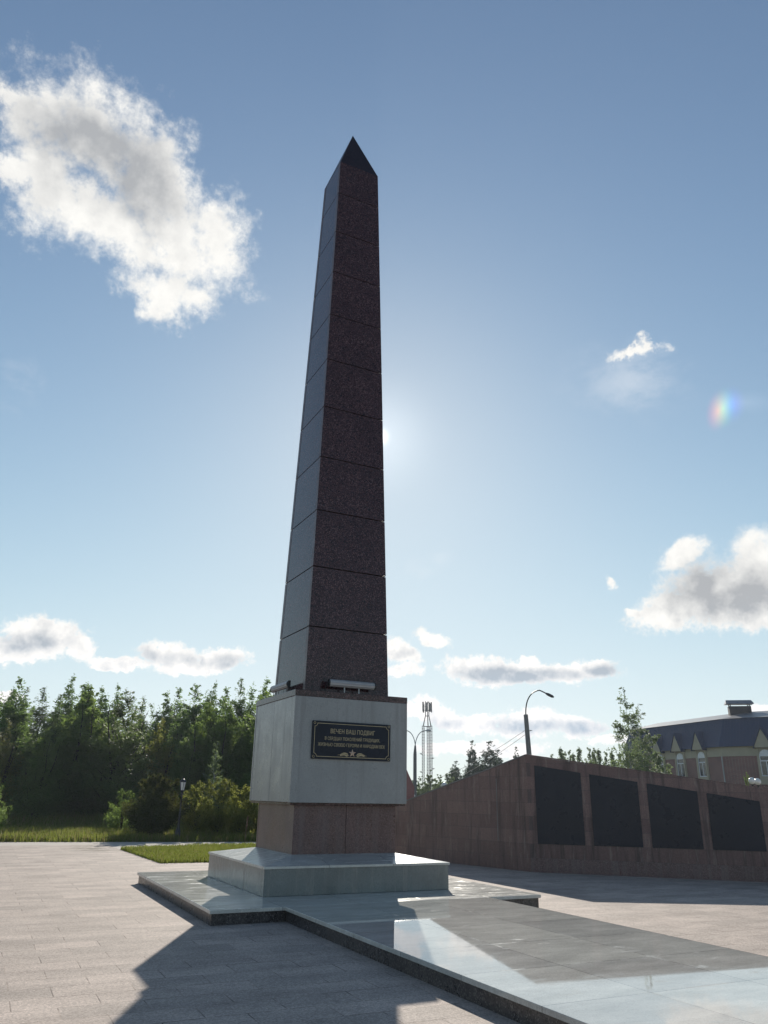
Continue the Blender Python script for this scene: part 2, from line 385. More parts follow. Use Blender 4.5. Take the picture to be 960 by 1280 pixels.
def build_world():
    w = bpy.data.worlds.new('World'); scene.world = w; w.use_nodes = True
    nt = NT(w.node_tree); nt.n.clear()
    d = nt.new('ShaderNodeTexCoord').outputs['Generated']
    sky = nt.new('ShaderNodeTexSky', sky_type='NISHITA')
    sky.sun_disc = False; sky.sun_elevation = SUN_EL; sky.sun_rotation = SUN_AZ
    sky.air_density = 1.0; sky.dust_density = .12; sky.ozone_density = .75; sky.altitude = 150
    skc = sky.outputs[0]
    # soft knee: the very bright horizon keeps its colour instead of clipping
    sc_ = nt.new('ShaderNodeSeparateColor', {'Color': skc})
    kn = []
    for ch, top, gain in zip(sc_.outputs, (6.3, 7.2, 7.6), (.303, .317, .307)):
        ch = nt.math('MULTIPLY', nt.math('POWER', ch, 1.0), gain / .30)
        ch = nt.math('MULTIPLY', nt.math('POWER', nt.math('DIVIDE', ch, 4.0), 1.22), 4.0)
        q = nt.math('DIVIDE', ch, top)
        kn.append(nt.math('DIVIDE', ch, nt.math('POWER', nt.math('ADD', 1.0, nt.math('POWER', q, 2.0)), .5)))
    skc = nt.new('ShaderNodeCombineColor', {0: kn[0], 1: kn[1], 2: kn[2]}).outputs[0]
    skc = nt.mix(.13, skc, nt.new('ShaderNodeRGBToBW', {0: skc}).outputs[0])
    sep = nt.new('ShaderNodeSeparateXYZ', {0: d})
    x, y, z = sep.outputs
    az = nt.math('MULTIPLY', nt.math('ARCTAN2', x, y), 57.29578)
    el = nt.math('MULTIPLY', nt.math('ARCSINE', z), 57.29578)
    p0 = nt.new('ShaderNodeCombineXYZ', {0: az, 1: el}).outputs[0]
    w1 = nt.vmath('SUBTRACT', nt.noise(d, 11, 5, .6, 0, True), (.5, .5, .5))
    w2 = nt.vmath('SUBTRACT', nt.noise(d, 42, 5, .65, 0, True), (.5, .5, .5))
    # gentler warp near the horizon, where the clouds are smaller
    amp = nt.ramp(el, 6, 32, .35, 1.0, False)
    wp = nt.vmath('ADD', nt.vmath('SCALE', w1, scale=nt.math('MULTIPLY', amp, 4.6)), nt.vmath('SCALE', w2, scale=nt.math('MULTIPLY', amp, 2.6)))
    p = nt.vmath('ADD', p0, nt.vmath('MULTIPLY', wp, (1, 1, 0)))
    def ell(vec, e, soft=1.0):
        mp = nt.new('ShaderNodeMapping', {'Vector': vec, 'Location': (e[0], e[1], 0), 'Rotation': (0, 0, R(e[4])), 'Scale': (e[2], e[3], 1)}, vector_type='TEXTURE')
        return nt.math('SUBTRACT', 1.0, nt.vmath('LENGTH', mp.outputs[0]))
    F = None
    for e in COV:
        v = ell(p, e)
        F = v if F is None else nt.math('SMOOTH_MAX', F, v, .12)
    hi = nt.ramp(el, 7, 24, 0.0, 1.0)
    def lerp(x, y): return nt.math('ADD', nt.math('MULTIPLY', x, nt.math('SUBTRACT', 1.0, hi)), nt.math('MULTIPLY', y, hi))
    n1 = lerp(nt.noise(d, 46, 8, .6), nt.noise(d, 13, 9, .6))
    n2 = lerp(nt.noise(d, 150, 7, .65), nt.noise(d, 52, 9, .7))
    det = nt.math('ADD', nt.math('MULTIPLY', nt.math('SUBTRACT', n1, .5), lerp(1.4, 1.15)), nt.math('MULTIPLY', nt.math('SUBTRACT', n2, .5), 1.0))
    den = nt.math('ADD', F, nt.math('MULTIPLY', det, lerp(.85, 1.05)))
    alpha = nt.math('POWER', nt.ramp(den, lerp(-.12, -.24), lerp(.32, .66)), 1.25)
    D = None
    pd = nt.vmath('ADD', p0, nt.vmath('MULTIPLY', nt.vmath('SCALE', w1, scale=nt.math('MULTIPLY', amp, 3.2)), (1, 1, 0)))
    for e in DARK:
        v = nt.math('MULTIPLY', nt.ramp(ell(pd, e), -.55, .8), e[5] * (1.5 if e[1] < 12 else 1.0))
        D = v if D is None else nt.math('MAXIMUM', D, v)
    # billows: sides turned from the sun are greyer
    ds = nt.vmath('ADD', d, nt.vmath('SCALE', nt.vmath('SUBTRACT', tuple(sdir), d), scale=.035))
    rel = lerp(nt.math('SUBTRACT', nt.noise(ds, 42, 5, .55), nt.noise(d, 42, 5, .55)), nt.math('SUBTRACT', nt.noise(ds, 15, 6, .6), nt.noise(d, 15, 6, .6)))
    nd = nt.noise(d, 24, 7, .62)
    shade = nt.math('MULTIPLY', D, nt.ramp(nd, .25, .7, .62, 1.12, False), clamp=True)
    shade = nt.math('ADD', shade, nt.math('MULTIPLY', rel, nt.math('MULTIPLY', 1.5, nt.ramp(den, .1, .6))), clamp=True)
    shade = nt.math('ADD', shade, nt.math('MULTIPLY', nt.ramp(nt.noise(d, 30, 8, .65), .4, .75), .22), clamp=True)
    cc = nt.mix(shade, (7.4, 7.3, 7.0, 1), (3.2, 3.3, 3.45, 1))
    low = nt.ramp(el, 4, 14)
    cc = nt.mix(low, nt.mix(shade, (8.2, 7.9, 7.7, 1), (3.3, 4.0, 4.8, 1)), cc)
    # thin veils
    V = None
    for e in [(46.79, 29.16, 6.5, 3.2, -9), (-2.55, 25.93, 1.9, 2.4, 13), (30.4, 16.9, 2.6, .9, 28), (33, 4, 14, 3.0, 0)]:
        v = nt.ramp(ell(p, e), -.1, 1.0); V = v if V is None else nt.math('MAXIMUM', V, v)
    veil = nt.math('MULTIPLY', V, nt.ramp(nt.noise(nt.scl(d, (1, 1, 2)), 14, 6, .6), .35, .7, .0, .38))
    skc = nt.mix(veil, skc, (6.5, 6.7, 6.9, 1))
    col = nt.mix(alpha, skc, cc)
    # parhelion: 22 degree sun dog, red towards the sun
    def dog(e, amp_):
        v = ell(p0, e)
        return nt.math('MULTIPLY', nt.math('POWER', nt.math('MAXIMUM', v, 0.0), 1.6), amp_)
    rr = dog((52.75, 26.05, .95, 1.6, -22), 4.2); gg = dog((53.12, 26.14, .95, 1.6, -20), 3.2); bb = dog((53.75, 26.3, 1.05, 1.4, -12), 3.0)
    bb2 = dog((54.6, 26.3, 3.0, .9, -11), .5)
    dc = nt.new('ShaderNodeCombineXYZ', {0: nt.math('ADD', rr, bb2), 1: nt.math('ADD', gg, bb2), 2: nt.math('ADD', bb, bb2)}).outputs[0]
    col = nt.vmath('ADD', col, dc)
    # aureole round the sun
    ca = nt.vmath('DOT_PRODUCT', nt.vmath('NORMALIZE', d), tuple(sdir))
    g1 = nt.math('POWER', nt.math('MAXIMUM', ca, 0.0), 30000.0)
    g2 = nt.math('POWER', nt.math('MAXIMUM', ca, 0.0), 700.0)
    col = nt.vmath('ADD', col, nt.vmath('SCALE', (1.0, .97, .9), scale=nt.math('ADD', nt.math('MULTIPLY', g1, 9.0), nt.math('ADD', nt.math('MULTIPLY', g2, 1.5), nt.math('MULTIPLY', nt.math('POWER', nt.math('MAXIMUM', ca, 0.0), 90.0), .12)))))
    bg = nt.new('ShaderNodeBackground', {'Color': col, 'Strength': .112})
    out = nt.new('ShaderNodeOutputWorld'); nt.l.new(bg.outputs[0], out.inputs[0])
build_world()

# ------------------------------------------------------------------ ground, plaza, path
g = mesh_obj('ground', [(-1500, -1500, -.02), (1500, -1500, -.02), (1500, 1500, -.02), (-1500, 1500, -.02)], [[0, 1, 2, 3]], M['soil'])
tag(g, kind='structure')
def sheet(name, pts, z, mat, thick=.1):
    n = len(pts)
    v = [(x, y, z) for x, y in pts] + [(x, y, z - thick) for x, y in pts]
    f = [list(range(n))] + [[i, i + n, (i + 1) % n + n, (i + 1) % n] for i in range(n)]
    return tag(mesh_obj(name, v, f, mat), kind='structure')
# the plaza surrounds the turf bed: it is laid as butting pieces
sheet('plaza_paving', [(-45, -45), (45, -45), (45, 5.0), (12, 5.0), (5.9, 6.5), (-1.38, 6.72), (-1.57, 11.6), (1.0, 12.5), (3.2, 12.7), (3.2, 6.6), (5.9, 6.5), (5.9, 13.9), (-45, 13.9)][:7] + [(-1.57, 13.9), (-45, 13.9)], 0.0, M['paver'])
sheet('plaza_paving', [(3.2, 6.582), (5.9, 6.5), (9.5, 13.9), (3.2, 13.9)], 0.0, M['paver'])
sheet('path', [(-1.57, 11.6), (1.0, 12.5), (3.2, 12.7), (3.2, 13.9), (-1.57, 13.9)], .0, M['sand'])
sheet('path', [(-45, 13.9), (9.5, 13.9), (9.5, 14.4), (3.4, 14.55), (-1.3, 15.2), (-4.64, 15.65), (-45, 17)], .0, M['sand'])

# ------------------------------------------------------------------ grass
def grass(name, poly_test, x0, x1, y0, y1, n, hmin, hmax, label, mats, wid=.012, dry=0.2, dens=None):
    rg = random.Random(len(name) + n)
    V, F, FM = [], [], []
    k = 0
    while k < n:
        x = rg.uniform(x0, x1); y = rg.uniform(y0, y1)
        if not poly_test(x, y): continue
        k += 1
        cl = noise.noise(Vector((x * .8, y * .8, 3))) * .5 + .5
        h = (hmin + (hmax - hmin) * (cl * .65 + rg.random() * .35)) * rg.uniform(.6, 1.1)
        a = rg.uniform(0, 6.283); w = wid * rg.uniform(.7, 1.5)
        lx, ly = rg.gauss(0, .28) * h, rg.gauss(0, .28) * h
        dx, dy = math.cos(a) * w, math.sin(a) * w
        b = len(V)
        V += [(x - dx, y - dy, -.02), (x + dx, y + dy, -.02), (x + dx * .6 + lx * .4, y + dy * .6 + ly * .4, h * .6), (x - dx * .6 + lx * .4, y - dy * .6 + ly * .4, h * .6), (x + lx, y + ly, h)]
        m = 1 if rg.random() < dry else 0
        F += [[b, b + 1, b + 2, b + 3], [b + 3, b + 2, b + 4]]; FM += [m, m]
    o = mesh_obj(name, V, F, mats, None, FM)
    return tag(o, label, 'grass', kind='stuff')
def in_patch(x, y):
    return y > 6.72 - (x + 1.38) * .03 and x > -1.38 - (y - 6.7) * .039 and y < 11.6 + (x + 1.57) * .35 - max(0, x - 1) * .27 and x < 3.2 and \
        noise.noise(Vector((x * 1.2, y * 1.2, 0))) * .25 < min(y - 6.5, x + 1.9, 20) + .1
grass('turf_bed', in_patch, -1.6, 3.2, 6.5, 12.8, 26000, .03, .2, 'short mown green turf bed let into the plaza', [M['grass'], M['drygrass']], .010, .12)
def in_meadow(x, y):
    lim = 15.75 - (x + 4.6) * .14 if x < 9 else 14.5
    return y > lim + noise.noise(Vector((x * 1.5, 7, 0))) * .12
grass('meadow_grass', in_meadow, -14, 10, 14.3, 24, 52000, .10, .42, 'long meadow grass with dry stalks before the wood', [M['grass'], M['drygrass']], .013, .3)
grass('meadow_grass', lambda x, y: True, -14, 10, 24, 31, 16000, .3, .85, 'tall seeding grass along the foot of the wood', [M['grass'], M['drygrass']], .016, .45)

# ------------------------------------------------------------------ the monument
A, ZB0, ZB1 = 1.068, 1.472, 3.155       # grey block
CAP = 3.262
B_, ZS = .928, .70                      # neck
C_, ZC = 1.60, .585                     # plinth
D_, ZD = 2.635, .182                    # platform
ZJ, DZ = 4.422, 1.13
ZT, ZA = 15.55, 17.06
def W(z): return .8189 + (.4915 - .8189) * (z - 3) / (15.45 - 3)

mon = empty('obelisk_monument')
tag(mon, 'tall tapering purple granite obelisk on a grey block with a plaque', 'monument')

def build_shaft():
    mb = MB()
    t = .10
    zs = [CAP + .002] + [ZJ + DZ * k for k in range(10)] + [ZT]
    gp = .0105
    for k in range(len(zs) - 1):
        z0, z1 = zs[k] + (gp if k else 0), zs[k + 1] - (gp if k < len(zs) - 2 else 0)
        w0, w1 = W(z0), W(z1)
        for s in (-1, 1):
            # front and back slabs run the full width; the flank slabs sit between them
            y0, y1, i0, i1 = s * w0, s * w1, s * (w0 - t), s * (w1 - t)
            if s < 0:
                mb.hexa([(-w0, y0, z0), (w0, y0, z0), (w0, i0, z0), (-w0, i0, z0)], [(-w1, y1, z1), (w1, y1, z1), (w1, i1, z1), (-w1, i1, z1)], 0, (2, 1))
            else:
                mb.hexa([(-w0, i0, z0), (w0, i0, z0), (w0, y0, z0), (-w0, y0, z0)], [(-w1, i1, z1), (w1, i1, z1), (w1, y1, z1), (-w1, y1, z1)], 0, (4, 1))
            e0, e1 = w0 - t - .006, w1 - t - .006
            xo0, xo1 = w0 - .004, w1 - .004
            xi0, xi1 = w0 - t, w1 - t
            if s < 0:
                mb.hexa([(-xo0, -e0, z0), (-xi0, -e0, z0), (-xi0, e0, z0), (-xo0, e0, z0)], [(-xo1, -e1, z1), (-xi1, -e1, z1), (-xi1, e1, z1), (-xo1, e1, z1)], 0)
            else:
                mb.hexa([(xi0, -e0, z0), (xo0, -e0, z0), (xo0, e0, z0), (xi0, e0, z0)], [(xi1, -e1, z1), (xo1, -e1, z1), (xo1, e1, z1), (xi1, e1, z1)], 0)
    w0, w1 = W(CAP) - .05, W(ZT) - .05
    mb.hexa([(-w0, -w0, CAP + .004), (w0, -w0, CAP + .004), (w0, w0, CAP + .004), (-w0, w0, CAP + .004)], [(-w1, -w1, ZT - .01), (w1, -w1, ZT - .01), (w1, w1, ZT - .01), (-w1, w1, ZT - .01)], 2)
    return mb.build('shaft', [M['purple'], M['purple_edge'], M['joint']], mon)
build_shaft()
w = W(ZT) - .001
mesh_obj('pyramid_tip', [(-w, -w, ZT + .001), (w, -w, ZT + .001), (w, w, ZT + .001), (-w, w, ZT + .001), (0, 0, ZA)], [[3, 2, 1, 0], [0, 1, 4], [1, 2, 4], [2, 3, 4], [3, 0, 4]], M['tip'], mon)
mb = MB(); mb.box(-A - .002, A + .002, -A - .002, A + .002, ZB1 + .001, CAP)
mb.build('cap_slab', M['purple'], mon, bevel=.006)
mb = MB(); t = .06
# front and back cladding slabs cover the ends of the flank slabs, which stop short
mb.box(-A, A, -A, -A + t, ZB0, ZB1); mb.box(-A, A, A - t, A, ZB0, ZB1)
for s in (-1, 1):
    x0, x1 = (-A + .006, -A + t) if s < 0 else (A - t, A - .006)
    mb.box(x0, x1, -A + t + .004, -.004, ZB0 + .004, ZB1 - .002); mb.box(x0, x1, .004, A - t - .004, ZB0 + .004, ZB1 - .002)
mb.box(-A + .03, A - .03, -A + .03, A - .03, ZB0 + .02, ZB1 - .01, 1)
mb.build('plaque_block', [M['grey'], M['joint']], mon, bevel=.004)
mb = MB(); mb.box(-A + .02, A - .02, -A + .02, A - .02, ZB0 - .035, ZB0 - .002)
mb.build('soffit_slab', M['purple'], mon)
mb = MB(); t = .05
z1 = ZB0 - .037
mb.box(-B_, -.003, -B_, -B_ + t, ZS - .02, z1); mb.box(.003, B_, -B_, -B_ + t, ZS - .02, z1); mb.box(-B_, B_, B_ - t, B_, ZS - .02, z1)
mb.box(-B_ + .004, -B_ + t, -B_ + t + .003, B_ - t - .003, ZS - .02, z1); mb.box(B_ - t, B_ - .004, -B_ + t + .003, B_ - t - .003, ZS - .02, z1)
mb.box(-B_ + .03, B_ - .03, -B_ + .03, B_ - .03, ZS - .02, z1 - .004, 1)
mb.build('neck', [M['purple_rough'], M['joint']], mon, bevel=.003)
# plinth: four side slabs and a hipped polished top
mb = MB()
c = C_ - .018
mb.box(-c, c, -c, c, ZD + .002, ZC - .034)
mb.build('plinth', M['green'], mon, bevel=.004)
mb = MB()
o, i, z0 = C_, B_ - .02, ZC - .033
ring = [(-1, -1), (1, -1), (1, 1), (-1, 1)]
V = [(o * a, o * b, z0) for a, b in ring] + [(o * a, o * b, ZC) for a, b in ring] + [(i * a, i * b, ZS) for a, b in ring] + [(i * a, i * b, z0) for a, b in ring]
F = []
for k in range(4):
    n = (k + 1) % 4
    F += [[k, n, 4 + n, 4 + k], [4 + k, 4 + n, 8 + n, 8 + k], [8 + k, 8 + n, 12 + n, 12 + k], [12 + k, 12 + n, n, k]]
mesh_obj('plinth_top', V, F, M['slab_plinth'], mon)

# plaque with its gilt frame, inscription and star
PY = -A - .004
px0, px1, pz0, pz1 = -.742, .724, 2.155, 2.765
mb = MB(); mb.box(px0, px1, PY - .028, PY, pz0, pz1)
plq = mb.build('plaque', M['black'], mon, bevel=.004)
yb = PY - .0295
def gframe():
    mb = MB(); ins, th = .035, .008
    x0, x1, z0, z1 = px0 + ins, px1 - ins, pz0 + ins, pz1 - ins
    rr = .055
    for (a, b, c_, d_) in ((x0 + rr, x1 - rr, z1 - th, z1), (x0 + rr, x1 - rr, z0, z0 + th), (x0, x0 + th, z0 + rr, z1 - rr), (x1 - th, x1, z0 + rr, z1 - rr)):
        mb.box(a, b, yb - .002, yb + .001, c_, d_)
    for cx, cz, a0 in ((x0, z0, 0), (x1, z0, 90), (x1, z1, 180), (x0, z1, 270)):
        pts = [(cx + rr * math.cos(R(a0 + q * 15)), yb, cz + rr * math.sin(R(a0 + q * 15))) for q in range(7)]
        mb.tube(pts, .005, 5)
        pts = [(cx + .018 * math.cos(R(a0 + q * 30)), yb, cz + .018 * math.sin(R(a0 + q * 30))) for q in range(13)]
        mb.tube(pts, .004, 5)
    return mb.build('gilt_border', M['gold'], plq)
gframe()
def text(body, size, x, z, name):
    cu = bpy.data.curves.new(name, 'FONT'); cu.body = body; cu.size = size; cu.align_x = 'CENTER'; cu.extrude = .0012
    o = bpy.data.objects.new(name, cu); COL.objects.link(o)
    bpy.context.view_layer.update()
    dg = bpy.context.evaluated_depsgraph_get()
    me = bpy.data.meshes.new_from_object(o.evaluated_get(dg))
    bpy.data.objects.remove(o)
    me.transform(Matrix.Translation((x, yb - .0005, z)) @ Matrix.Rotation(R(90), 4, 'X'))
    me.materials.clear(); me.materials.append(M['gold'])
    ob = link(bpy.data.objects.new(name, me), plq)
    return ob
def fit(o, wid, cx):
    xs = [v.co.x for v in o.data.vertices]
    s = wid / (max(xs) - min(xs))
    for v in o.data.vertices: v.co.x = cx + (v.co.x - cx) * s
fit(text('ВЕЧЕН ВАШ ПОДВИГ', .10, 0, 2.572, 'inscription'), .83, 0)
fit(text('В СЕРДЦАХ ПОКОЛЕНИЙ ГРЯДУЩИХ,', .073, .0, 2.462, 'inscription'), 1.03, .0)
fit(text('ЖИЗНЬЮ СВОЕЮ ГЕРОЯМ И НАРОДАМ ВЕК', .073, -.01, 2.362, 'inscription'), 1.25, -.01)
def star():
    V, F = [], []
    cx, cz = 0.0, 2.262
    for k in range(10):
        a = R(90 + 36 * k); q = .068 if k % 2 == 0 else .027
        V.append((cx + q * math.cos(a), yb, cz + q * math.sin(a)))
    V.append((cx, yb - .012, cz))
    F = [[(k + 1) % 10, k, 10] for k in range(10)]
    mesh_obj('star', V, F, M['star_red'], plq)
    for s in (-1, 1):
        mb = MB()
        for k in range(7):
            x = s * (.075 + .022 * k); z = cz - .03 + .012 * math.sin(k * .6)
            L = .045 - .004 * k
            for up in (1, -.8):
                p0 = Vector((x, yb - .002, z)); p1 = Vector((x + s * L, yb - .002, z + up * L * .8)); m = (p0 + p1) / 2; nn = Vector((-(p1 - p0).z, 0, (p1 - p0).x)).normalized() * .009
                mb.add([p0, m + nn, p1, m - nn], [[0, 1, 2, 3]])
        mb.tube([(s * .06, yb, cz - .04), (s * .16, yb, cz - .025), (s * .27, yb, cz - .035)], .003, 5)
        mb.build('laurel', M['gold'], plq)
star()

# floodlights standing on the cap slab
def floodlight(loc, rz, label):
    t = empty('floodlight', loc, rz); tag(t, label, 'floodlight', 'linear floodlights on the monument')
    mb = MB(); prof = []
    L = .43; n = 14
    # ribbed half round housing along x, tilted towards the shaft
    for k in range(n + 1):
        a = R(-20 + 220 * k / n); rr = .058 + (.006 if k % 2 else 0)
        prof.append((-math.sin(a) * rr * .9, math.cos(a) * rr + .0))
    Vv = [(-L, y, z + .165) for y, z in prof] + [(L, y, z + .165) for y, z in prof]
    m = len(prof)
    Ff = [[q, q + 1, m + q + 1, m + q] for q in range(m - 1)] + [[m - 1, 0, m, 2 * m - 1]]
    mb.add(Vv, Ff)
    mb.build('housing', M['alu'], t)
    for s in (-1, 1):
        mb = MB()
        Vc = [(s * L, y * 1.06, (z) * 1.06 + .165) for y, z in prof] + [(s * (L + .022), y * 1.06, z * 1.06 + .165) for y, z in prof]
        mb.add(Vc, [[q, q + 1, m + q + 1, m + q] for q in range(m - 1)] + [[m - 1, 0, m, 2 * m - 1], list(range(m)), list(range(m, 2 * m))])
        mb.build('end_cap', M['blackmetal'], t)
        mb = MB(); mb.box(s * .14 - .012, s * .14 + .012, -.006, .006, .012, .115); mb.box(s * .14 - .03, s * .14 + .03, -.03, .03, 0, .011)
        mb.build('bracket', M['galv'], t, bevel=.002)
    mb = MB(); mb.tube([(-L - .02, 0, .15), (-L - .05, .01, .14), (-L - .06, .03, .07), (-L - .05, .05, .012)], .007, 6)
    mb.build('cable', M['blackmetal'], t)
    return t
floodlight((.02, -.945, CAP + .001), 0, 'ribbed aluminium floodlight on the ledge above the gilt plaque')
floodlight((-.945, .05, CAP + .001), R(-90), 'floodlight seen end on at the left ledge of the grey block')

# ------------------------------------------------------------------ platform and long slab
plat = empty('stone_platform'); tag(plat, 'low square stone platform with overhanging polished slabs under the monument', 'platform')
mb = MB(); mb.box(-D_, D_, -D_, D_, ZD - .045, ZD)
mb.build('paving_top', M['slab_worn'], plat, bevel=.004)
mb = MB(); d = D_ - .03; mb.box(-d, d, -d, d, -.05, ZD - .046)
mb.build('kerb_face', M['darkgran'], plat)
dais = empty('stone_walkway'); tag(dais, 'long polished grey stone walkway running forward from the monument platform', 'walkway')
XL, XR, YE = -1.62, 1.66, -19.0
mb = MB(); mb.box(XL, XR, YE, -D_ - .002, ZD - .045, ZD)
mb.build('paving_top', M['slab'], dais, bevel=.004)
mb = MB(); mb.box(XL + .03, XR - .03, YE, -D_ + .025, -.05, ZD - .046)
mb.build('kerb_face', M['darkgran'], dais)

# ------------------------------------------------------------------ memorial wall with name panels
mw_ = empty('memorial_wall', (6.231, 2.388, 0)); tag(mw_, 'angled purple stone memorial wall with four black panels facing the plaza', 'wall')
dR = Vector((.732, -.682, 0)).normalized(); dL = Vector((-.222, .975, 0)).normalized()
nR = Vector((dR.y, -dR.x, 0)); nL = Vector((-dL.y, dL.x, 0))   # outward (towards the plaza)
if nR.dot(Vector((-1, -1, 0))) < 0: nR = -nR
if nL.dot(Vector((-1, -1, 0))) < 0: nL = -nL
def topR(s): return 2.575 - .148 * s if s < 5.4 else 1.776 - .10 * (s - 5.4)
def topL(s): return 2.575 - .252 * s
TH = .55
Z3 = lambda v, z: Vector((v.x, v.y, z))
O = Vector((0, 0, 0))
jn = -(nR + nL).normalized() * (TH / math.cos(nR.angle(nL) / 2))
eR, eL = dR * 7.6, dL * 5.1
mb = MB()
mb.hexa([Z3(O, -.1), Z3(eR, -.1), Z3(eR - nR * TH, -.1), Z3(jn, -.1)], [Z3(O, topR(0)), Z3(eR, topR(7.6)), Z3(eR - nR * TH, topR(7.6)), Z3(jn, topR(0))])
mb.hexa([Z3(O, -.1), Z3(jn, -.1), Z3(eL - nL * TH, -.1), Z3(eL, -.1)], [Z3(O, topL(0)), Z3(jn, topL(0)), Z3(eL - nL * TH, topL(5.1)), Z3(eL, topL(5.1))])
mb.f = [f for k, f in enumerate(mb.f) if k not in (5, 8)]; mb.m = [0] * len(mb.f)
mb.build('wall_body', M['clad'], mw_)
for eE, dd, nn, tp, Lr in ((eR, dR, nR, topR, 7.6), (eL, dL, nL, topL, 5.1)):
    mb = MB(); z0, z1 = tp(0) + .002, tp(Lr) + .002
    o1 = nn * .012; i1 = jn * 1.02 if dd is dR else jn * 1.02
    st = o1 + dd * .004
    mb.hexa([Z3(st, z0), Z3(eE + o1, z1), Z3(eE - nn * (TH + .02), z1), Z3(jn * 1.02 + dd * .01, z0)] if dd is dR else [Z3(st, z0), Z3(jn * 1.02 + dd * .01, z0), Z3(eE - nn * (TH + .02), z1), Z3(eE + o1, z1)],
            [Z3(st, z0 + .03), Z3(eE + o1, z1 + .03), Z3(eE - nn * (TH + .02), z1 + .03), Z3(jn * 1.02 + dd * .01, z0 + .03)] if dd is dR else [Z3(st, z0 + .03), Z3(jn * 1.02 + dd * .01, z0 + .03), Z3(eE - nn * (TH + .02), z1 + .03), Z3(eE + o1, z1 + .03)])
    mb.build('coping', M['clad'] if dd is dR else M['concrete'], mw_)
for k in range(5):
    s0, s1 = .19 + 1.272 * k, .19 + 1.272 * k + 1.075
    b0, b1 = dR * s0, dR * s1
    zt0, zt1 = topR(s0) - .20, topR(s1) - .20
    f = nR * .022; q = nR * .002
    mb = MB(); mb.hexa([Z3(b0 + f, .607), Z3(b1 + f, .607), Z3(b1 + q, .607), Z3(b0 + q, .607)], [Z3(b0 + f, zt0), Z3(b1 + f, zt1), Z3(b1 + q, zt1), Z3(b0 + q, zt0)])
    mb.build('name_panel', M['black'], mw_, bevel=.003)
# base course along the panels' side, and the pale mortar seam on the plain side
mb = MB(); mb.hexa([Z3(nR * .018, -.1), Z3(eR + nR * .018, -.1), Z3(eR + nR * .001, -.1), Z3(nR * .001, -.1)], [Z3(nR * .018, .3), Z3(eR + nR * .018, .3), Z3(eR + nR * .001, .3), Z3(nR * .001, .3)])
mb.build('base_course', M['purple_rough'], mw_)
mb = MB(); b0 = dL * .98; b1 = dL * 1.005
mb.hexa([Z3(b0 + nL * .001, .62), Z3(b1 + nL * .001, .62), Z3(b1 + nL * .005, .62), Z3(b0 + nL * .005, .62)], [Z3(b0 + nL * .001, 2.05), Z3(b1 + nL * .001, 2.05), Z3(b1 + nL * .005, 2.05), Z3(b0 + nL * .005, 2.05)])
mb.build('mortar_seam', M['concrete'], mw_)

# the matching wing far behind the pedestal
wing = empty('memorial_wall', (10.39, 15.52, 0)); tag(wing, 'far reddish stone wall with a sloping end, half hidden behind the pedestal', 'wall')
mb = MB()
dv = Vector((-.893, .45, 0)); nv = Vector((.45, .893, 0))
prof = [(0, -.1), (0, 1.42), (.0, 1.95), (.32, 2.62), (2.6, 2.62), (2.6, -.1)]
n = len(prof)
V = [dv * s + Vector((0, 0, z)) for s, z in prof] + [dv * s + nv * .5 + Vector((0, 0, z)) for s, z in prof]
mb.add(V, [list(range(n)), list(range(2 * n - 1, n - 1, -1))] + [[q, q + n, (q + 1) % n + n, (q + 1) % n] for q in range(n)])
mb.build('wall_body', plain('red_granite', (.25, .10, .095), .4), wing)

